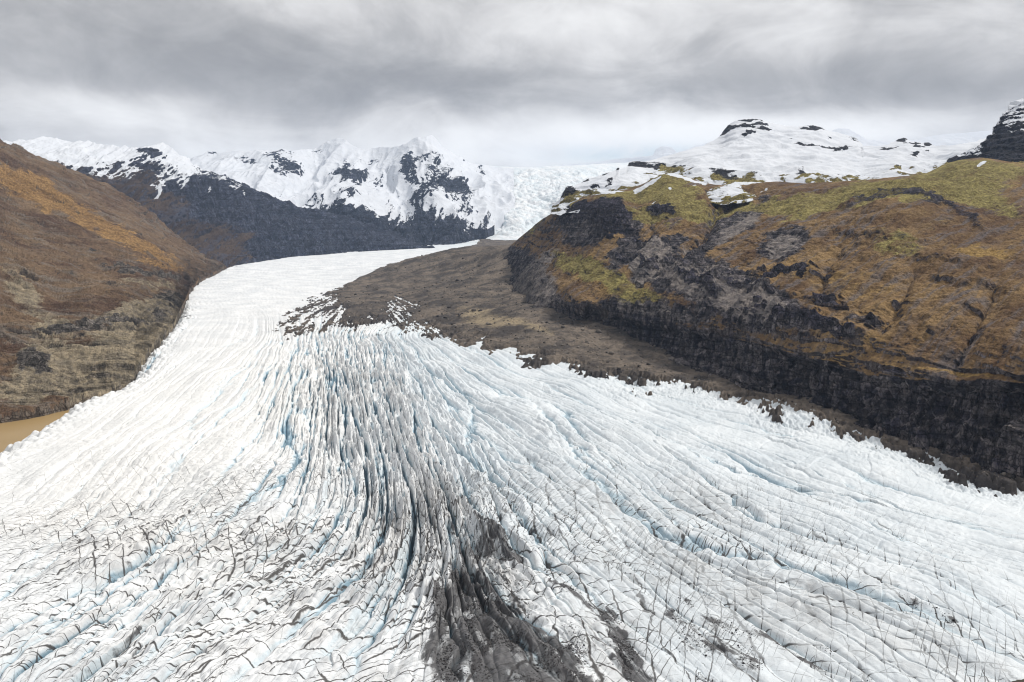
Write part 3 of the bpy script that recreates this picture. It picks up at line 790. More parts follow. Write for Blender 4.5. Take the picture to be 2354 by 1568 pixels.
# ------------------------------------------------------------------ lake
def flat(name, pts, z, mat, label):
    me = bpy.data.meshes.new(name)
    me.from_pydata([(a, b, z) for a, b in pts], [], [tuple(range(len(pts)))])
    me.materials.append(mat)
    o = bpy.data.objects.new(name, me); S.collection.objects.link(o)
    o['kind'] = 'structure'; o['label'] = label
    return o
m, t = new_mat("lake_water")
pos = t.n('ShaderNodeNewGeometry').outputs['Position']
wn = t.noise(pos, 0.02, 4, 0.5)
finish(m, t, t.mix(wn, (0.30, 0.20, 0.085), (0.36, 0.25, 0.115)), 0.35, t.noise(pos, 0.8, 4, 0.6), 0.15, 0.3, 0.3)
flat("water", [(-2400, 500), (-500, 500), (-560, 1000), (-720, 1420), (-900, 1900), (-2400, 1900)], -30.0, m, "small muddy brown lake between the glacier's left edge and the slope")
# ground under everything, out to the horizon
m, t = new_mat("valley_ground")
pos = t.n('ShaderNodeNewGeometry').outputs['Position']
finish(m, t, t.mix(t.noise(pos, 0.01, 6, 0.6), (0.06, 0.05, 0.045), (0.13, 0.11, 0.09)), 0.95, t.noise(pos, 0.05, 5, 0.6), 0.5, 3.0, 0.1)
flat("ground", [(-16000, -6000), (16000, -6000), (16000, 22000), (-16000, 22000)], -75.0, m, "grey brown outwash ground reaching to the horizon")

# ------------------------------------------------------------------ rock steps on the slopes
LEDGES = (((1795, 737), (1850, 738), (1890, 750), (1940, 757), (1970, 762), 20, 1.0), ((1940, 470), (1995, 456), (2050, 442), (2110, 440), (2150, 450), (2200, 482), (2260, 515), 12, 0.6),
          ((1295, 485), (1340, 472), (1390, 466), (1425, 462), 34, 1.0), ((1385, 505), (1430, 492), (1450, 500), 40, 0.9), ((1490, 480), (1530, 484), (1555, 490), 12, 0.8), ((1750, 645), (1800, 624), (1850, 618), 9, 0.9),
          ((1560, 632), (1610, 650), (1650, 672), 12, 0.9), ((1900, 526), (1960, 532), (2040, 538), (2120, 548), 8, 0.5), ((1225, 505), (1255, 520), (1280, 560), 16, 0.5), ((1620, 640), (1700, 655), (1760, 660), 7, 0.6), ((2140, 640), (2200, 655), (2290, 655), 6, 0.5), ((2090, 590), (2140, 600), (2200, 610), 6, 0.5), ((1850, 690), (1900, 700), (1950, 690), 7, 0.5))
_LC = {}
def ledge(ox, oy, P):
    if 'v' not in _LC: _LC['v'] = _ledge(ox, oy, P, LEDGES, RIGHT_ZONES)
    return _LC['v']
RIGHT_ZONES = [(1750, 660, 260, 90, 10, 1.0), (1450, 570, 120, 60, 0, 0.8), (2150, 720, 260, 90, 5, 0.7), (1900, 600, 160, 60, 0, 0.6), (2100, 860, 250, 40, 6, 0.9), (1500, 500, 60, 30, 0, 0.7)]
LEFT_LEDGES = (((-120, 628), (0, 640), (60, 632), (130, 640), (190, 632), 9, 0.5), ((230, 612), (300, 628), (360, 640), (420, 640), 9, 0.8), ((60, 775), (120, 768), (200, 760), (265, 742), 12, 0.7), ((270, 735), (320, 722), (380, 708), (405, 705), 36, 0.6), ((40, 838), (80, 836), (115, 850), 24, 0.8), ((-60, 690), (0, 694), (40, 705), 10, 0.5), ((90, 555), (170, 575), (240, 590), 7, 0.4), ((240, 660), (300, 668), (350, 680), 8, 0.6))
LEFT_ZONES = [(100, 840, 120, 60, 30, 0.8), (250, 620, 180, 40, 15, 0.7), (330, 740, 80, 50, 0, 0.9), (80, 400, 120, 40, 25, 0.4), (60, 700, 120, 60, 20, 0.6)]
def _ledge(ox, oy, P, LEDGES, zones):
    # rock steps: each one juts out along its traced line and falls away below it
    w1 = fbm(P, 40, 4, 0.6, 131) * 26; w2 = fbm(P, 40, 4, 0.6, 132) * 16
    out = np.zeros(ox.shape); rk = np.zeros(ox.shape)
    X_ = ox + w1; Y_ = oy + w2
    for L_ in LEDGES:
        pl, th, am = L_[:-2], L_[-2], L_[-1]
        x0, x1 = pl[0][0], pl[-1][0]
        y0 = np.interp(X_, *zip(*pl))
        q = (Y_ - y0) / th
        e = sstep(x0 - 25, x0 + 15, X_) * sstep(x1 + 25, x1 - 15, X_)
        out += am * e * np.exp(-np.maximum(-q, 0) * 0.5) * sstep(1.4, 0.1, q) * sstep(-3, 0, q)
        rk += am * e * sstep(-0.25, 0.1, q) * sstep(1.6, 0.8, q)
    # scattered outcrops
    o = fbm(P, 70, 3, 0.55, 133, sy=70, sz=22)
    z_ = blobs(zones, ox, oy, P, 10, 90, 134)
    oc = sstep(0.22, 0.36, o) * np.clip(z_, 0, 1)
    return out * 16 + oc * 8, rk + oc * 0.75

# ------------------------------------------------------------------ left brown slope
def slope_disp(P, c, big, mid, fine, gul, seed, gsize=70.0):
    """gullies running down a wall whose contour direction is c"""
    cc = P[..., 0] * c[0] + P[..., 1] * c[1]; dd = -P[..., 0] * c[1] + P[..., 1] * c[0]
    Q = np.stack([cc, dd, P[..., 2]], -1)
    g = fbm(Q, gsize, 4, 0.55, seed, sy=gsize * 6, sz=gsize * 5, ridged=True)
    return g * gul + fbm(P, 260, 3, 0.5, seed + 2) * big + fbm(P, 60, 4, 0.55, seed + 4) * mid + fbm(P, 14, 3, 0.6, seed + 6) * fine

def strata(P, period, amp, seed, wob=0.35):
    """stepped lava beds: benches as a function of height"""
    h = (P[..., 2] + fbm(P, 400, 2, 0.5, seed) * period * wob * 4) / period
    f = h - np.floor(h)
    return (sstep(0.0, 0.25, f) - f) * amp * (0.6 + 0.8 * np.clip(fbm(P, 120, 3, 0.6, seed + 1) * 2 + 0.5, 0, 1))

b = gD
top_l = ((-140, 270), (-60, 305), (0, 330), (20, 338), (45, 345), (55, 352), (80, 362), (110, 376), (150, 388), (175, 392), (200, 405), (250, 432), (300, 462), (360, 505), (420, 560), (470, 598), (520, 616), (560, 622))
bot_l = ((-140, 1010), (0, 980), (100, 962), (160, 948), (200, 925), (250, 900), (310, 862), (340, 815), (395, 755), (418, 705), (432, 672), (450, 650), (520, 618), (560, 624))
ctl_l = ((-140, 1010, 1200), (0, 980, 1275), (100, 962, 1330), (160, 948, 1375), (230, 905, 1440), (310, 862, 1560), (340, 815, 1720), (395, 755, 2080), (415, 705, 2500), (450, 648, 3300), (520, 618, 4300), (560, 624, 4400),
         (-140, 700, 1700), (0, 700, 1930), (-140, 500, 2500), (0, 500, 3000), (0, 330, 4200), (-140, 270, 3900), (100, 850, 1560), (100, 700, 2060), (200, 800, 1740), (200, 700, 2150), (200, 550, 3150), (100, 550, 2900), (100, 372, 4300), (200, 408, 4500),
         (300, 760, 1950), (300, 700, 2250), (340, 740, 2120), (330, 640, 2650), (300, 550, 3500), (300, 470, 4500), (400, 650, 2950), (400, 600, 3500), (400, 550, 4400), (450, 600, 4000))
def left_masks(ox, oy, P):
    snow = np.full(ox.shape, -1.0)
    orange = 0.06 + blobs([(110, 460, 170, 30, 27, 0.55), (260, 545, 120, 14, 27, 0.35), (60, 440, 120, 30, 25, 0.6), (300, 560, 170, 25, 25, 0.5), (40, 640, 150, 30, 20, 0.35), (350, 620, 120, 14, 15, 0.45), (130, 560, 200, 25, 25, -0.1), (300, 680, 120, 15, 0, 0.3)], ox, oy, P, 10, 90, 5)
    earth = 0.85 + blobs([(130, 700, 110, 60, 35, -0.2), (340, 740, 70, 45, 0, -0.3), (60, 380, 140, 45, 25, -0.15), (220, 760, 90, 18, -25, -0.4), (150, 870, 60, 30, 30, -0.4), (60, 800, 80, 40, 20, -0.3), (380, 700, 40, 30, 0, -0.5)], ox, oy, P, 10, 60, 8)
    sc = blobs([(345, 738, 75, 42, 0, 1.0), (250, 780, 110, 30, -10, 0.4), (180, 880, 160, 60, 10, 0.9), (60, 920, 100, 40, 0, 0.7), (330, 790, 70, 60, -20, 0.8), (260, 840, 90, 50, -30, 0.7), (30, 660, 45, 90, -20, 0.45), (90, 720, 70, 30, 35, 0.4), (330, 660, 110, 12, 10, 0.55), (200, 750, 120, 14, -12, 0.4), (100, 800, 60, 60, 0, 0.4)], ox, oy, P, 12, 60, 9)
    dk = blobs([(330, 520, 150, 30, 42, 0.32), (430, 595, 90, 26, 35, 0.35), (100, 365, 110, 30, 30, 0.5), (300, 600, 110, 8, 10, 0.5), (330, 500, 160, 20, 35, 0.3), (370, 770, 30, 30, 0, 0.35), (75, 860, 35, 45, 20, 0.4), (220, 770, 100, 10, -10, 0.4), (350, 700, 60, 10, 0, 0.3)], ox, oy, P, 10, 45, 10) - 0.05
    _LC['l'] = _ledge(ox, oy, P, LEFT_LEDGES, LEFT_ZONES)
    dk = dk * 0.6 + np.clip(_LC['l'][1], 0, 1) * 0.8
    return np.stack([snow, orange, earth, sc, dk, orange * 0], -1)
def left_disp(ox, oy, P, M):
    d = slope_disp(P, (-0.29, 0.96), 24, 11, 3.5, 26, 3, 60)
    cl = blobs([(330, 740, 90, 40, -10, 1), (200, 770, 120, 30, -10, 0.6), (40, 640, 120, 20, 20, 0.5), (350, 640, 150, 12, 12, 0.7)], ox, oy, P, 8, 60, 12)
    v = fbm(P, 22, 4, 0.55, 40, sz=60)
    d = d + _LC['l'][0] * 0.8 + np.clip(cl, 0, 1) * (v * 16) + strata(P, 42, 7, 6)
    return d * sstep(0, 25, 1000)
lm = land_material("brown_slope", (0.070, 0.062, 0.055), (0.180, 0.155, 0.128), (0.190, 0.110, 0.045), (0.330, 0.205, 0.085), (0.090, 0.054, 0.036), (0.190, 0.130, 0.080), 1.0, (0.30, 0.58), (-0.29, 0.96), speck=0.4, fall=0.75, scree=((0.17, 0.145, 0.108), (0.29, 0.24, 0.165)))
body("hill_left", "brown and rust coloured valley slope on the left above the muddy lake", -140, 560, top_l, bot_l, ctl_l, 560, 620, left_disp, left_masks, lm, back=500, drop=0.5, skirt=60)

# ------------------------------------------------------------------ dark mountain behind it
top_d = ((-160, 340), (-60, 332), (20, 327), (50, 322), (80, 320), (120, 320), (170, 324), (240, 335), (290, 343), (320, 342), (350, 336), (372, 334), (382, 338), (400, 350), (425, 362), (442, 376), (470, 388), (500, 400), (540, 418), (560, 426), (600, 445), (640, 460), (690, 478), (760, 492), (830, 508), (900, 535), (960, 562), (1000, 572))
bot_d = ((-160, 520), (0, 560), (200, 640), (400, 660), (450, 650), (520, 618), (600, 602), (700, 591), (830, 582), (960, 575), (1000, 573))
ctl_d = ((-160, 520, 4700), (0, 560, 4400), (200, 640, 3900), (400, 660, 3900), (520, 615, 4400), (600, 600, 4900), (700, 590, 5400), (830, 582, 5900), (960, 575, 6300), (1000, 573, 6400),
         (-160, 340, 6000), (20, 327, 6100), (120, 320, 6300), (250, 336, 6400), (370, 335, 6600), (300, 345, 6300), (450, 378, 6500), (530, 415, 6400), (620, 452, 6300), (700, 482, 6350), (830, 508, 6500), (900, 535, 6500),
         (300, 450, 5400), (400, 450, 5700), (450, 500, 5400), (550, 520, 5500), (650, 545, 5750), (400, 550, 4800), (200, 430, 5300), (100, 400, 5400), (500, 560, 4950), (350, 400, 5900), (430, 420, 6000))
def dark_masks(ox, oy, P):
    snl = 392 + 8 * np.sin(ox / 40) + np.interp(ox, [-100, 60, 180, 240, 300, 330, 400, 460, 540, 620, 700, 1000], [0, 0, 0, 10, 2, -12, 30, 12, 22, 10, 0, -100])
    snow = 0.5 + (snl - oy) / 75.0
    g = slope_coord(P)
    snow = snow + 0.30 * g * sstep(470, 400, oy)
    snow = snow + blobs([(480, 440, 5, 14, 0, 0.5), (560, 455, 4, 14, 0, 0.5), (605, 462, 4, 14, 0, 0.5), (455, 440, 5, 20, 0, 0.45), (352, 440, 8, 16, -30, 0.6), (190, 388, 70, 16, 25, 0.5), (365, 450, 8, 26, 20, 0.85), (420, 425, 14, 40, 10, 0.45), (345, 352, 45, 14, 10, -0.85), (340, 385, 45, 12, 15, -0.4), (520, 405, 60, 8, 28, -0.5), (455, 388, 30, 8, 25, -0.3)], ox, oy, P, 6, 60, 15)
    snow = np.where(oy > 500, -1, snow)
    rust = blobs([(230, 480, 130, 50, 30, 0.5), (420, 560, 110, 22, 15, 0.5), (560, 540, 60, 14, 12, 0.35), (350, 600, 150, 30, 20, 0.6)], ox, oy, P, 10, 90, 17)
    dl = np.interp(ox, *zip(*top_l)) - oy
    earth = 0.14 + 0.75 * sstep(150, 10, dl + 60 * fbm(P, 400, 3, 0.6, 19)) * sstep(640, 480, ox) + blobs([(380, 600, 200, 50, 10, 0.3), (250, 500, 160, 60, 20, 0.3)], ox, oy, P, 10, 90, 18)
    return np.stack([snow, rust * 0.0 , earth + rust * 0.4], -1)
def slope_coord(P):
    Q = np.stack([P[..., 0] * 0.3 - P[..., 1] * 0.1, P[..., 1], P[..., 2]], -1)
    return fbm(P, 55, 4, 0.6, 60, sy=400, sz=420)
def dark_disp(ox, oy, P, M):
    d = fbm(P, 150, 5, 0.6, 22, sy=900, sz=900, ridged=True) * 75 + fbm(P, 300, 3, 0.5, 24) * 40 + fbm(P, 40, 4, 0.6, 26) * 9 + strata(P, 55, 4, 28)
    return d * (0.4 + 0.6 * sstep(0, 60, oy - curve(top_d, ox)))
dm = land_material("dark_basalt_slope", (0.018, 0.023, 0.040), (0.062, 0.068, 0.096), (0.12, 0.075, 0.045), (0.15, 0.10, 0.06), (0.040, 0.029, 0.027), (0.085, 0.060, 0.045), 2.2, (0.25, 0.5), (1.0, 0.0), fall=0.8)
body("mountain_left", "dark basalt mountain with a snow dusted crest above the upper glacier", -160, 1000, top_d, bot_d, ctl_d, 780, 360, dark_disp, dark_masks, dm, back=1200, drop=0.6, skirt=80)

# ------------------------------------------------------------------ snowy massif with two dark spurs
top_s = ((400, 372), (430, 365), (455, 357), (475, 352), (495, 351), (540, 350), (570, 353), (600, 348), (640, 346), (665, 352), (690, 348), (720, 345), (745, 335), (765, 322), (785, 320), (800, 330), (830, 342), (870, 340), (900, 338), (930, 330), (950, 318), (970, 320), (990, 314), (1005, 325), (1020, 340), (1040, 355), (1060, 366), (1080, 376), (1100, 381), (1130, 384), (1180, 390))
bot_s = ((400, 560), (700, 590), (860, 578), (960, 572), (1000, 568), (1060, 555), (1100, 540), (1130, 522), (1145, 500), (1180, 480))
ctl_s = ((400, 560, 7600), (700, 590, 6500), (860, 578, 6700), (960, 570, 7000), (1060, 555, 7500), (1100, 540, 7800), (1130, 522, 8300), (1180, 480, 9300),
         (560, 420, 9000), (650, 470, 8300), (500, 400, 9300), (780, 440, 8000), (780, 500, 7400), (720, 480, 7900), (690, 470, 8400), (850, 480, 7800), (890, 500, 8000), (880, 440, 9300), (980, 460, 8300), (980, 520, 7500), (1040, 500, 7900), (930, 490, 8400), (1080, 470, 8800), (1110, 500, 8300),
         (480, 352, 10300), (600, 346, 10300), (700, 346, 10500), (780, 320, 10800), (870, 342, 10600), (990, 316, 10600), (1050, 362, 10900), (1110, 383, 11200), (1180, 390, 11500),
         (640, 385, 9500), (680, 400, 9500), (790, 390, 9400), (830, 400, 9500), (880, 380, 10000), (950, 390, 9500), (1000, 380, 9700), (1040, 420, 9300), (1060, 440, 9300), (740, 400, 9800))
def massif_masks(ox, oy, P):
    # dark foot of the spurs: height of the snow edge along the front
    edge = np.interp(ox, [400, 560, 640, 700, 720, 750, 780, 805, 840, 870, 905, 935, 960, 985, 1010, 1040, 1060, 1085, 1110, 1130, 1150, 1200],
                     [600, 600, 600, 492, 482, 470, 462, 470, 478, 490, 500, 498, 482, 470, 488, 505, 500, 508, 506, 530, 600, 600])
    gl = fbm(P, 55, 4, 0.6, 70, sy=500, sz=500)
    snow = 0.55 + (edge - oy) / 48.0 + gl * 0.9
    snow = np.clip(snow, -1, 1.0)
    rock = blobs([(655, 378, 35, 13, 20, 1.0), (625, 362, 30, 6, 5, 0.8), (665, 395, 28, 14, 20, 0.9), (540, 366, 60, 8, 8, 0.55), (485, 352, 18, 5, 0, 1.0), (575, 372, 25, 6, 10, 0.5), (640, 352, 45, 5, 0, 0.8), (635, 400, 20, 8, 20, 0.8),
                  (795, 375, 12, 16, 20, 1.0), (800, 405, 32, 15, 25, 1.3), (775, 398, 16, 10, 0, 0.9), (822, 412, 20, 14, 40, 0.8), (735, 350, 25, 6, -5, 0.7), (790, 440, 40, 14, 40, 0.5), (855, 368, 35, 8, 5, 0.55), (865, 425, 22, 12, 0, 0.5),
                  (945, 390, 14, 40, 0, 0.9), (935, 380, 12, 30, 10, 0.6), (975, 430, 20, 30, -20, 0.9), (1000, 385, 45, 16, 20, 0.5), (1030, 420, 60, 16, 25, 0.75), (1045, 430, 45, 12, 15, 0.8), (1105, 398, 10, 20, -25, 0.8), (985, 360, 30, 12, 0, 0.5), (1000, 440, 45, 25, 30, 0.45), (1060, 455, 40, 14, 15, 0.5), (1065, 480, 45, 14, 20, 0.5), (960, 465, 25, 14, 0, 0.5), (720, 468, 45, 10, -35, 0.35)], ox, oy, P, 7, 110, 33)
    rg = fbm(P, 70, 5, 0.62, 78, sz=110, ridged=True)
    rib = fbm(P, 45, 4, 0.6, 79, sy=500, sz=260)
    snow = snow + 0.10 - 0.55 * sstep(0.14, 0.42, rib) * sstep(340, 365, oy) * sstep(540, 640, ox) - rock * (0.55 + 1.05 * rg) - 0.10 * np.clip(rg, 0, 1) * sstep(335, 370, oy)
    ce = blobs([(780, 335, 40, 10, 0, 1), (960, 330, 60, 12, 0, 1)], ox, oy, P, 4, 100, 35)
    snow = snow + 0.4 * ce
    return np.stack([snow, snow * 0 - 1, snow * 0 + 0.25 + 0 * rock], -1)
def massif_disp(ox, oy, P, M):
    rockm = np.clip(0.6 - M[..., 0], 0, 1)
    d = fbm(P, 400, 3, 0.45, 72, sy=1400, sz=900, ridged=True) * 95 + fbm(P, 120, 4, 0.6, 74, sz=170, ridged=True) * (8 + 22 * rockm) + rockm * (fbm(P, 60, 4, 0.6, 76, sz=140) * 70)
    return d * (0.40 + 0.60 * sstep(0, 50, oy - curve(top_s, ox)))
sm = land_material("snow_massif", (0.017, 0.022, 0.040), (0.056, 0.062, 0.085), (0.1, 0.1, 0.1), (0.1, 0.1, 0.1), (0.024, 0.025, 0.034), (0.05, 0.048, 0.052), 3.0, (0.1, 0.3))
body("mountain_snowy", "high snow covered massif with dark rock buttresses and two dark spurs behind the glacier", 400, 1180, top_s, bot_s, ctl_s, 720, 330, massif_disp, massif_masks, sm, back=2500, drop=0.3, skirt=150)

# ------------------------------------------------------------------ icefall
top_i = ((1050, 382), (1100, 380), (1150, 383), (1210, 385), (1260, 385), (1330, 380), (1400, 376), (1450, 374), (1500, 372), (1620, 372))
bot_i = ((1050, 575), (1130, 578), (1620, 590))
ctl_i = ((1050, 575, 7000), (1130, 578, 6600), (1620, 590, 6200), (1050, 545, 8000), (1130, 550, 7900), (1250, 550, 7900), (1150, 500, 8900), (1250, 480, 9200), (1120, 450, 10000), (1200, 430, 10400), (1300, 420, 10500), (1050, 382, 12500), (1150, 384, 12500), (1250, 386, 12300), (1400, 377, 13000), (1500, 372, 13500), (1620, 372, 13500), (1300, 400, 11500), (1400, 480, 9000), (1620, 450, 9500), (1250, 525, 8300))
def ice_disp(ox, oy, P, M):
    a = sstep(560, 520, oy) * sstep(380, 400, oy)
    Q = P.copy()
    d = np.abs(n3d(P, 220, 340, 160, 81)) * 60 + np.abs(n3d(P, 90, 130, 80, 82)) * 30 + fbm(P, 34, 3, 0.65, 83) * 14
    return d * (0.12 + 0.88 * a) - 30 * a + fbm(P, 700, 2, 0.5, 84) * 40 * a
m, t = new_mat("icefall_ice")
g = t.n('ShaderNodeNewGeometry'); pos = g.outputs['Position']
n_a = t.noise(pos, 0.004, 7, 0.65); n_c = t.noise(pos, 0.014, 6, 0.7)
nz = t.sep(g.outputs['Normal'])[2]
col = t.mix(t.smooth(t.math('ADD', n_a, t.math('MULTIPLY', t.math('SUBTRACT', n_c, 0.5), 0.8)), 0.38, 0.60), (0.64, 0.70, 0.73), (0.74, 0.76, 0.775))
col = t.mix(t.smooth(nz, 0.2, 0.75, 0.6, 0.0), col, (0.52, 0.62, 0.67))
finish(m, t, col, 0.7, t.math('MULTIPLY', n_c, 14.0), 0.6, 1.0, 0.2)
body("icefall", "pale blue white icefall tumbling from the ice cap between the mountains", 1050, 1620, top_i, bot_i, ctl_i, 620, 330, ice_disp, None, m, back=3000, drop=-0.01, skirt=80)

# ------------------------------------------------------------------ far ice cap
top_c = ((1150, 395), (1260, 386), (1300, 378), (1340, 376), (1400, 368), (1450, 362), (1500, 358), (1507, 345), (1520, 337), (1545, 340), (1555, 350), (1580, 343), (1620, 330), (1660, 322), (1800, 312), (1880, 312), (1905, 304), (1920, 298), (1935, 295), (1950, 296), (1965, 305), (1990, 320), (2040, 330), (2100, 322), (2160, 310), (2220, 305), (2300, 298), (2400, 290), (2480, 290))
bot_c = ((1150, 430), (2480, 430))
ctl_c = ((1150, 430, 15500), (1500, 430, 14000), (2000, 430, 13000), (2480, 430, 12500), (1150, 395, 18500), (1400, 370, 18000), (1530, 340, 17000), (1660, 322, 17500), (1935, 296, 16500), (2040, 330, 16000), (2160, 312, 17000), (2480, 292, 17000), (1700, 380, 15000))
def cap_masks(ox, oy, P):
    r = blobs([(1525, 345, 18, 6, 0, 0.25), (1935, 300, 20, 6, 0, 0.3), (2150, 322, 60, 6, 0, 0.2)], ox, oy, P, 4, 200, 90)
    return np.stack([1.2 - r * 1.2, r * 0, r * 0], -1)
body("ice_cap", "far white ice cap with faint snowy peaks under the cloud", 1150, 2480, top_c, bot_c, ctl_c, 500, 90,
     lambda ox, oy, P, M: fbm(P, 900, 5, 0.55, 92) * 120 * sstep(0, 30, oy - curve(top_c, ox)) + fbm(P, 200, 3, 0.6, 93) * 22, cap_masks, sm, back=3000, drop=0.05)

# ------------------------------------------------------------------ flat-topped snow mountain
top_t = ((1270, 470), (1288, 462), (1292, 448), (1301, 434), (1320, 430), (1340, 420), (1352, 413), (1380, 407), (1400, 400), (1416, 393), (1421, 386), (1424, 392), (1440, 386), (1447, 374), (1456, 371), (1480, 374), (1505, 368), (1530, 362), (1570, 350), (1610, 336), (1640, 326), (1652, 318), (1662, 305), (1675, 290), (1690, 281), (1710, 277), (1740, 275), (1762, 281), (1785, 287), (1815, 291), (1838, 292), (1850, 291), (1885, 293), (1898, 301), (1925, 308), (1960, 318), (1975, 328), (1985, 338), (2015, 338), (2040, 334), (2055, 328), (2064, 322), (2078, 321), (2094, 328), (2114, 331), (2132, 331), (2152, 337), (2170, 338), (2220, 333), (2260, 322), (2300, 312), (2480, 300))
bot_t = ((1270, 505), (1400, 500), (1600, 480), (2000, 470), (2480, 440))
ctl_t = ((1270, 505, 2800), (1400, 500, 2500), (1600, 480, 2450), (1800, 475, 2350), (2000, 470, 2250), (2200, 450, 2200), (2480, 440, 2100),
         (1290, 455, 3000), (1350, 415, 3200), (1450, 374, 3500), (1520, 366, 3700), (1640, 327, 4000), (1690, 281, 4150), (1740, 276, 4200), (1800, 290, 4250), (1900, 302, 4200), (1980, 335, 4000), (2070, 321, 4000), (2140, 335, 3900), (2260, 322, 3800), (2480, 300, 3600),
         (1450, 420, 2950), (1600, 410, 2850), (1600, 370, 3350), (1750, 400, 2900), (1750, 350, 3500), (1900, 370, 3300), (1900, 410, 2750), (2050, 400, 2800), (2050, 360, 3350), (2200, 380, 2900), (2200, 350, 3300), (1720, 310, 3950), (1700, 420, 2700), (2350, 370, 2900))
def table_masks(ox, oy, P):
    rock = blobs([(1715, 279, 44, 3.5, 0, 1.1), (1700, 293, 50, 4, -3, 1.1), (1668, 304, 20, 6, -40, 1.1), (1745, 300, 30, 2.5, 5, 0.7), (1722, 313, 20, 7, -20, 1.1), (1755, 300, 15, 5, 0, 0.9), (1745, 290, 25, 3, 0, 0.8), (1865, 297, 30, 6, 5, 1.2), (1880, 341, 60, 4, 3, 1.0), (1930, 342, 40, 3, 0, 0.9), (1925, 351, 25, 3, 0, 0.6), (2068, 324, 16, 5, 0, 1.2), (2045, 343, 30, 4, -5, 0.9), (2095, 333, 25, 4, 0, 0.9), (2110, 341, 22, 4, 0, 0.8), (2100, 360, 15, 4, 0, 0.8), (2132, 333, 10, 5, 0, 0.9), (2130, 357, 12, 4, 0, 0.6),
                  (1308, 445, 22, 18, 40, 1.0), (1345, 418, 14, 6, -40, 0.9), (1395, 402, 22, 4, -25, 0.7), (1460, 380, 25, 8, 0, 0.9), (1500, 383, 40, 7, 10, 0.55), (1420, 390, 5, 5, 0, 0.9), (1405, 425, 10, 8, -50, 0.7), (1375, 435, 30, 10, -30, 0.3), (1960, 322, 25, 5, 20, 0.6), (1900, 322, 15, 3, 0, 0.5), (1820, 330, 25, 3, 20, 0.4), (1690, 340, 30, 3, 0, 0.3), (2060, 394, 8, 4, 0, 0.9)], ox, oy, P, 3.5, 50, 42)
    line = curve(((1270, 480), (1340, 455), (1446, 435), (1476, 415), (1521, 392), (1561, 392), (1611, 412), (1676, 420), (1726, 414), (1851, 418), (1976, 410), (2126, 395), (2250, 362), (2480, 350)), ox)
    n = fbm(P, 70, 4, 0.6, 44)
    edge = sstep(-30, 12, oy - line)
    low = blobs([(1660, 412, 35, 14, 20, 0.8), (1700, 418, 40, 10, 0, 0.6), (1555, 392, 45, 8, 5, 0.5), (1830, 400, 40, 10, 35, 0.55), (1870, 412, 30, 8, 20, 0.6), (1960, 412, 30, 5, 0, 0.3), (2245, 345, 60, 14, -25, 0.5)], ox, oy, P, 8, 50, 45)
    snow = 1.12 - rock * (1.0 + 0.7 * fbm(P, 40, 4, 0.6, 143, sz=14, ridged=True)) - 0.45 * sstep(0.25, 0.5, fbm(P, 45, 4, 0.65, 144, sz=16)) - low * 0.85 - edge * (0.55 + 1.2 * np.clip(n, 0, 1)) - 0.22 * np.clip(n, 0, 1)
    grass = sstep(-20, 5, oy - line) * 0.9
    return np.stack([snow, grass, grass * 0.5], -1)
def table_disp(ox, oy, P, M):
    rockm = np.clip(0.9 - M[..., 0], 0, 1)
    d = fbm(P, 320, 3, 0.5, 46, ridged=True) * 22 + fbm(P, 60, 4, 0.55, 47) * 7 + rockm * (fbm(P, 22, 4, 0.6, 48, sz=12) * 12 + 3) + strata(P, 38, 9, 49)
    return d * (0.35 + 0.65 * sstep(0, 30, oy - curve(top_t, ox)))
GRASS = ((0.135, 0.108, 0.040), (0.275, 0.235, 0.085))
tm = land_material("snowy_table_rock", (0.016, 0.018, 0.026), (0.050, 0.048, 0.052), GRASS[0], GRASS[1], (0.08, 0.06, 0.04), (0.10, 0.08, 0.05), 1.3, (0.1, 0.35))
body("mountain_table", "flat topped snow covered mountain with bands of black rock behind the green hill", 1270, 2480, top_t, bot_t, ctl_t, 1050, 300, table_disp, table_masks, tm, back=1200, drop=0.5)

# ------------------------------------------------------------------ steep peak at the right edge
top_p = ((2175, 372), (2200, 358), (2230, 344), (2250, 336), (2262, 326), (2270, 316), (2282, 306), (2284, 296), (2292, 283), (2300, 275), (2306, 262), (2316, 254), (2320, 244), (2335, 235), (2353, 227), (2380, 215), (2420, 195), (2480, 190))
bot_p = ((2175, 385), (2260, 392), (2353, 400), (2480, 420))
ctl_p = ((2175, 385, 2750), (2260, 392, 2500), (2353, 400, 2400), (2480, 420, 2300), (2260, 340, 2850), (2300, 280, 3050), (2353, 230, 3200), (2480, 190, 3200), (2353, 300, 2750), (2353, 365, 2500), (2290, 320, 2850), (2200, 358, 2950))
def peak_masks(ox, oy, P):
    rock = blobs([(2320, 340, 60, 32, 0, 1.3), (2400, 340, 60, 45, 0, 1.3), (2300, 300, 14, 22, 0, 0.7), (2340, 262, 25, 10, -30, 0.5), (2350, 290, 30, 8, -10, 0.5), (2310, 265, 8, 14, 0, 0.5)], ox, oy, P, 4, 40, 52)
    n = fbm(P, 30, 4, 0.6, 53, sz=10)
    snow = 0.72 - rock + n * 0.7 + sstep(330, 240, oy) * 0.1 - sstep(352, 372, oy) * 1.4
    return np.stack([snow, sstep(365, 385, oy) * 0.9, rock * 0], -1)
pm = land_material("dark_peak_rock", (0.012, 0.014, 0.024), (0.038, 0.038, 0.048), GRASS[0], GRASS[1], (0.05, 0.04, 0.035), (0.07, 0.06, 0.05), 1.0, (0.1, 0.3))
body("mountain_right", "steep dark rock peak with patchy snow at the right edge", 2175, 2480, top_p, bot_p, ctl_p, 320, 240,
     lambda ox, oy, P, M: fbm(P, 60, 5, 0.55, 54) * 16 + fbm(P, 30, 4, 0.6, 55, sz=90) * 8 + strata(P, 26, 8, 56), peak_masks, pm, back=700, drop=1.0, skirt=30)

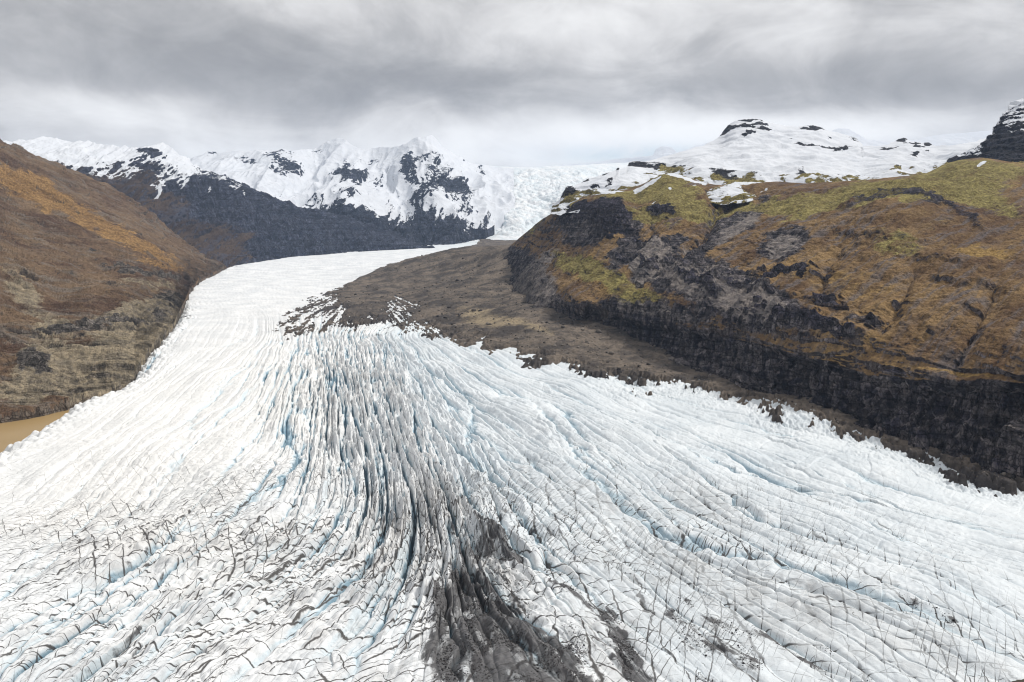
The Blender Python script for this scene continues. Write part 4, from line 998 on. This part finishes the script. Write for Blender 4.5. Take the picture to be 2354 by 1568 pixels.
# ------------------------------------------------------------------ green and brown hill with the cliff
top_r = ((1135, 590), (1160, 577), (1176, 562), (1214, 530), (1254, 500), (1291, 474), (1320, 462), (1341, 455), (1390, 446), (1446, 435), (1476, 424), (1500, 412), (1521, 403), (1545, 401), (1561, 402), (1590, 410), (1611, 418), (1640, 422), (1676, 427), (1726, 419), (1790, 418), (1851, 422), (1910, 419), (1976, 415), (2050, 408), (2126, 400), (2150, 388), (2176, 377), (2210, 368), (2250, 363), (2300, 370), (2353, 376), (2480, 380))
bot_r = ((1135, 600), (1160, 640), (1190, 690), (1225, 745), (1266, 769), (1366, 790), (1411, 804), (1526, 834), (1651, 870), (1776, 914), (1926, 960), (2051, 1010), (2200, 1046), (2353, 1078), (2480, 1105))
cliff_top = ((1135, 600), (1200, 700), (1251, 742), (1376, 748), (1395, 735), (1406, 722), (1566, 757), (1676, 782), (1776, 807), (1926, 842), (2001, 872), (2176, 882), (2353, 887), (2480, 895))
def gy(ox):  # distance of the cliff foot
    return float(gat(ox, float(np.interp(ox, *zip(*bot_r))), 6.0)[1])
ctl_r = [(1135, 600, 3350), (1160, 640, 2850), (1190, 690, 2400), (1225, 745, 1980)]
for q in (1266, 1366, 1411, 1526, 1651, 1776, 1926, 2051, 2200, 2353, 2480):
    D0 = gy(q)
    ctl_r.append((q, float(np.interp(q, *zip(*bot_r))), D0))
    ctl_r.append((q, float(np.interp(q, *zip(*cliff_top))), D0 * 1.045 + 8))
ctl_r += [(1176, 562, 3300), (1214, 530, 3150), (1254, 500, 3000), (1291, 474, 2900), (1341, 455, 2800), (1446, 435, 2700), (1521, 391, 2750), (1561, 390, 2750), (1611, 417, 2620), (1676, 427, 2550), (1726, 419, 2550), (1851, 422, 2450), (1976, 415, 2350), (2126, 400, 2350), (2250, 363, 2450), (2353, 376, 2400), (2480, 380, 2300),
          (1250, 600, 2550), (1250, 680, 2150), (1330, 520, 2550), (1330, 600, 2250), (1330, 700, 1880), (1400, 460, 2560), (1400, 520, 2330), (1420, 600, 2050), (1450, 680, 1790), (1550, 500, 2220), (1550, 580, 1960), (1550, 670, 1690), (1570, 720, 1590),
          (1680, 480, 2300), (1650, 500, 2180), (1700, 540, 1930), (1700, 620, 1690), (1700, 700, 1500), (1850, 470, 2080), (1850, 520, 1850), (1850, 600, 1600), (1850, 700, 1370), (1850, 770, 1255), (2000, 440, 2130), (2020, 480, 1830), (2000, 550, 1600), (2000, 650, 1350), (2000, 760, 1180),
          (2120, 430, 2020), (2200, 430, 2050), (2200, 500, 1720), (2200, 600, 1390), (2200, 720, 1150), (2200, 820, 1030), (2353, 430, 2050), (2353, 480, 1750), (2353, 600, 1330), (2353, 720, 1090), (2353, 820, 960), (2480, 600, 1250), (2480, 750, 1000), (1620, 450, 2420), (1560, 430, 2520), (1480, 480, 2380)]
def hill_masks(ox, oy, P):
    n = fbm(P, 80, 4, 0.6, 95)
    green = blobs([(1540, 405, 60, 22, 0, 0.9), (2250, 385, 160, 25, 5, 0.8), (1480, 450, 160, 25, -5, 0.8), (1700, 480, 260, 22, -6, 0.8), (1900, 470, 160, 30, -12, 0.6), (2050, 440, 140, 26, 5, 0.9), (2200, 420, 140, 40, 5, 0.8), (2060, 560, 120, 40, 10, 0.6), (1450, 500, 70, 20, 0, 0.6), (1560, 480, 70, 25, -10, 0.6), (1400, 640, 130, 30, 15, 0.75), (1330, 610, 70, 25, 20, 0.6), (1450, 690, 90, 20, -5, 0.6), (1310, 720, 70, 18, 10, 0.5), (2300, 480, 90, 25, 15, 0.6), (1800, 530, 60, 20, -10, 0.3), (2350, 560, 120, 50, 0, 0.3), (1230, 520, 50, 14, -38, 0.7), (1300, 478, 30, 10, -30, 0.8), (1650, 560, 60, 14, -30, 0.35), (2150, 510, 120, 25, 10, 0.4)], ox, oy, P, 14, 90, 96)
    scree = blobs([(1680, 520, 110, 25, -30, -0.9), (1800, 560, 60, 35, -20, -1.0), (1490, 575, 26, 55, 25, -0.7), (1440, 560, 90, 22, -60, -0.6), (1640, 660, 190, 55, 20, -0.9), (1500, 720, 120, 25, 10, -0.9), (1720, 700, 130, 50, 25, -0.8), (1250, 690, 100, 40, 45, -0.7), (1190, 620, 60, 50, 60, -0.8), (1350, 540, 60, 25, -20, -0.7), (1600, 590, 60, 14, -30, -0.6), (1540, 560, 50, 12, -40, -0.7), (1330, 500, 100, 25, -15, -0.5), (2130, 460, 50, 14, 30, -0.4), (1990, 740, 60, 18, 5, -0.4)], ox, oy, P, 12, 60, 97)
    ct = curve(cliff_top, ox); below = sstep(-14, 10, oy - ct)
    earth = 0.80 + scree - below * 1.2 + 0.25 * fbm(P, 130, 3, 0.6, 124)
    grass = green * 0.95 + scree * 0.3 - below
    snow = blobs([(1565, 408, 45, 5, 15, 0.8), (1490, 424, 45, 6, -30, 0.8), (1400, 446, 50, 4, -8, 0.7), (1615, 420, 25, 5, 0, 0.5), (1750, 440, 3, 5, 30, 0.8), (1760, 432, 5, 2, 0, 0.8), (1505, 470, 6, 2, -30, 0.9), (1540, 430, 4, 2, 0, 0.9), (1410, 449, 6, 2, 0, 0.9), (2255, 381, 14, 3, -20, 0.9), (1690, 430, 6, 2, 0, 0.7), (1595, 428, 6, 2, 0, 0.7)], ox, oy, P, 2, 40, 98)
    light = blobs([(1490, 590, 24, 55, 20, 1.0), (1640, 670, 170, 40, 20, 0.75), (1480, 610, 50, 20, -40, 0.7), (1800, 565, 55, 30, -20, 0.8), (1690, 525, 90, 18, -30, 0.7), (1230, 660, 70, 60, 50, 0.7), (1320, 720, 130, 25, 15, 0.4), (1500, 715, 110, 24, 10, 0.6), (1560, 560, 90, 10, -35, 0.5), (1740, 700, 80, 50, 25, 0.6), (1680, 600, 60, 10, -30, 0.5), (1260, 590, 50, 14, -40, 0.5), (2150, 640, 30, 10, 0, 0.3)], ox, oy, P, 10, 45, 121) * (1 - below) + blobs([(1425, 798, 50, 16, 25, 0.8), (1520, 826, 60, 12, 18, 0.8), (1366, 785, 30, 10, 0, 0.7), (1620, 858, 50, 8, 18, 0.6), (2345, 1020, 45, 50, 0, 0.45)], ox, oy, P, 5, 30, 126)
    dk = np.clip(ledge(ox, oy, P)[1], 0, 1) * 0.9 + below * (0.05 + 1.4 * fbm(P, 26, 5, 0.6, 122, sz=150))
    och = blobs([(1400, 650, 150, 35, 15, 0.6), (1900, 640, 220, 50, 10, 0.55), (2250, 580, 110, 16, 8, 0.8), (1600, 520, 80, 25, 0, 0.4), (2100, 760, 200, 40, 8, 0.35), (1950, 780, 150, 18, 8, 0.4), (1350, 590, 60, 20, 0, 0.5), (2000, 830, 260, 10, 8, 0.5), (2250, 860, 120, 10, 5, 0.5)], ox, oy, P, 14, 70, 123) * (1 - 0.6 * below)
    return np.stack([snow * 1.1 - 0.15, grass, earth, light, dk, och], -1)
RAVINES = (((1720, 425), (1690, 455), (1650, 490), (1600, 545), (1560, 575), (1500, 625), (1460, 645)), ((1640, 440), (1655, 470), (1640, 500)), ((1930, 560), (1900, 600), (1880, 660)), ((2100, 620), (2060, 700), (2000, 790)), ((2290, 660), (2230, 760), (2190, 830)), ((1500, 500), (1480, 560), (1440, 600)))
def ravine(ox, oy, P):
    X_ = ox + fbm(P, 50, 3, 0.6, 141) * 20; Y_ = oy + fbm(P, 50, 3, 0.6, 142) * 12
    out = np.zeros(ox.shape)
    for n_, pl in enumerate(RAVINES):
        best = np.full(ox.shape, 1e9)
        for (a, b) in zip(pl[:-1], pl[1:]):
            dx, dy = b[0] - a[0], b[1] - a[1]
            tt = np.clip(((X_ - a[0]) * dx + (Y_ - a[1]) * dy) / (dx * dx + dy * dy), 0, 1)
            best = np.minimum(best, np.hypot(X_ - a[0] - tt * dx, (Y_ - a[1] - tt * dy)))
        out = np.maximum(out, (1.0 if n_ < 2 else 0.5) * np.exp(-(best / 16.0)))
    return out
def hill_disp(ox, oy, P, M):
    ct = curve(cliff_top, ox)
    cm = sstep(-6, 12, oy - ct + 10 * fbm(P, 40, 3, 0.6, 99))
    cc = P[..., 0] * 0.6 - P[..., 1] * 0.8; dd = P[..., 0] * 0.8 + P[..., 1] * 0.6
    Q = np.stack([cc, dd, P[..., 2]], -1)
    gl = fbm(Q, 34, 5, 0.55, 101, sy=260, sz=200, ridged=True)
    gm = blobs([(1640, 670, 220, 80, 20, 1.0), (1500, 720, 160, 40, 10, 0.8), (1250, 690, 100, 60, 45, 0.5), (1500, 560, 60, 60, 0, 0.5), (1720, 720, 140, 60, 20, 0.8), (2100, 560, 160, 60, 10, 0.35)], ox, oy, P, 10, 70, 102)
    gul = gl * (3 + 13 * np.clip(gm, 0, 1)) * (1 - cm)
    hills = fbm(P, 240, 4, 0.5, 103) * 22 + fbm(P, 60, 4, 0.55, 105) * 15 + fbm(P, 15, 3, 0.6, 107) * 3.5
    col = fbm(Q, 20, 5, 0.55, 108, sy=60, sz=220, ridged=True) * 14 + fbm(Q, 105, 3, 0.55, 109, sy=150, sz=500, ridged=True) * 30 + strata(P, 21, 6, 116, 0.12)
    bench = strata(P, 19, 5.5, 110, 0.1) * sstep(1500, 1800, ox) * sstep(-110, -10, oy - ct) + strata(P, 30, 2.5, 112, 0.5)
    outc = blobs([(1880, 745, 110, 12, 5, 1.0), (2030, 735, 60, 10, 20, 0.8), (1330, 505, 70, 30, -10, 1.0), (1410, 520, 60, 26, 0, 1.0), (1900, 520, 40, 10, 0, 0.5), (1780, 630, 80, 10, 5, 0.8), (1730, 560, 30, 10, 15, 0.7), (2130, 440, 70, 8, 25, 0.6), (2010, 550, 80, 8, 5, 0.4)], ox, oy, P, 6, 40, 113)
    oc = np.clip(outc, 0, 1) * (fbm(P, 26, 4, 0.6, 114, sz=60) * 22)
    top = sstep(0, 25, oy - curve(top_r, ox))
    pil = blobs([(2345, 1020, 45, 50, 0, 1)], ox, oy, P, 3, 30, 115) * 45
    return pil + (gul + bench + oc + ledge(ox, oy, P)[0] - 34 * ravine(ox, oy, P)) * (0.3 + 0.7 * top) + hills * (1 - 0.6 * cm) * (0.12 + 0.88 * top) + (col - 38) * cm + 10 * sstep(-5, 5, oy - ct + 8 * fbm(P, 30, 3, 0.6, 125))
hm = land_material("moss_and_scree_hill", (0.026, 0.024, 0.032), (0.135, 0.120, 0.120), GRASS[0], GRASS[1], (0.105, 0.062, 0.034), (0.255, 0.168, 0.078), 0.9, (0.30, 0.60), (0.6, -0.8), speck=0.6, slope_rock=0.9, scree=((0.110, 0.100, 0.100), (0.240, 0.210, 0.190)), ochre=((0.19, 0.115, 0.040), (0.34, 0.230, 0.085)))
body("hill_right", "moss green and rust brown hill ending in a dark cliff above the ice on the right", 1135, 2480, top_r, bot_r, ctl_r, 1350, 820, hill_disp, hill_masks, hm, back=500, drop=0.15, skirt=50, c=0.018)

# ------------------------------------------------------------------ haze: one box of air round everything
m = bpy.data.materials.new("haze_air"); m.use_nodes = True
t = NT(m.node_tree)
HAZE = 0.000018
pv = t.n('ShaderNodeVolumePrincipled'); pv.inputs['Density'].default_value = HAZE
pv.inputs['Color'].default_value = (0.55, 0.72, 1.0, 1)
pv.inputs['Anisotropy'].default_value = 0.1
o_ = t.n('ShaderNodeOutputMaterial'); t.link(pv.outputs[0], o_.inputs['Volume'])
bx = ((-16500, 16500), (-6500, 22500), (-76.5, 2600.0))
vs = [(x, y, z) for x in bx[0] for y in bx[1] for z in bx[2]]
me = bpy.data.meshes.new("haze")
me.from_pydata(vs, [], [(0, 1, 3, 2), (4, 6, 7, 5), (0, 4, 5, 1), (2, 3, 7, 6), (0, 2, 6, 4), (1, 5, 7, 3)])
me.materials.append(m)
hz = bpy.data.objects.new("haze", me); S.collection.objects.link(hz)
hz['kind'] = 'stuff'; hz['label'] = "thin pale haze in the valley air"
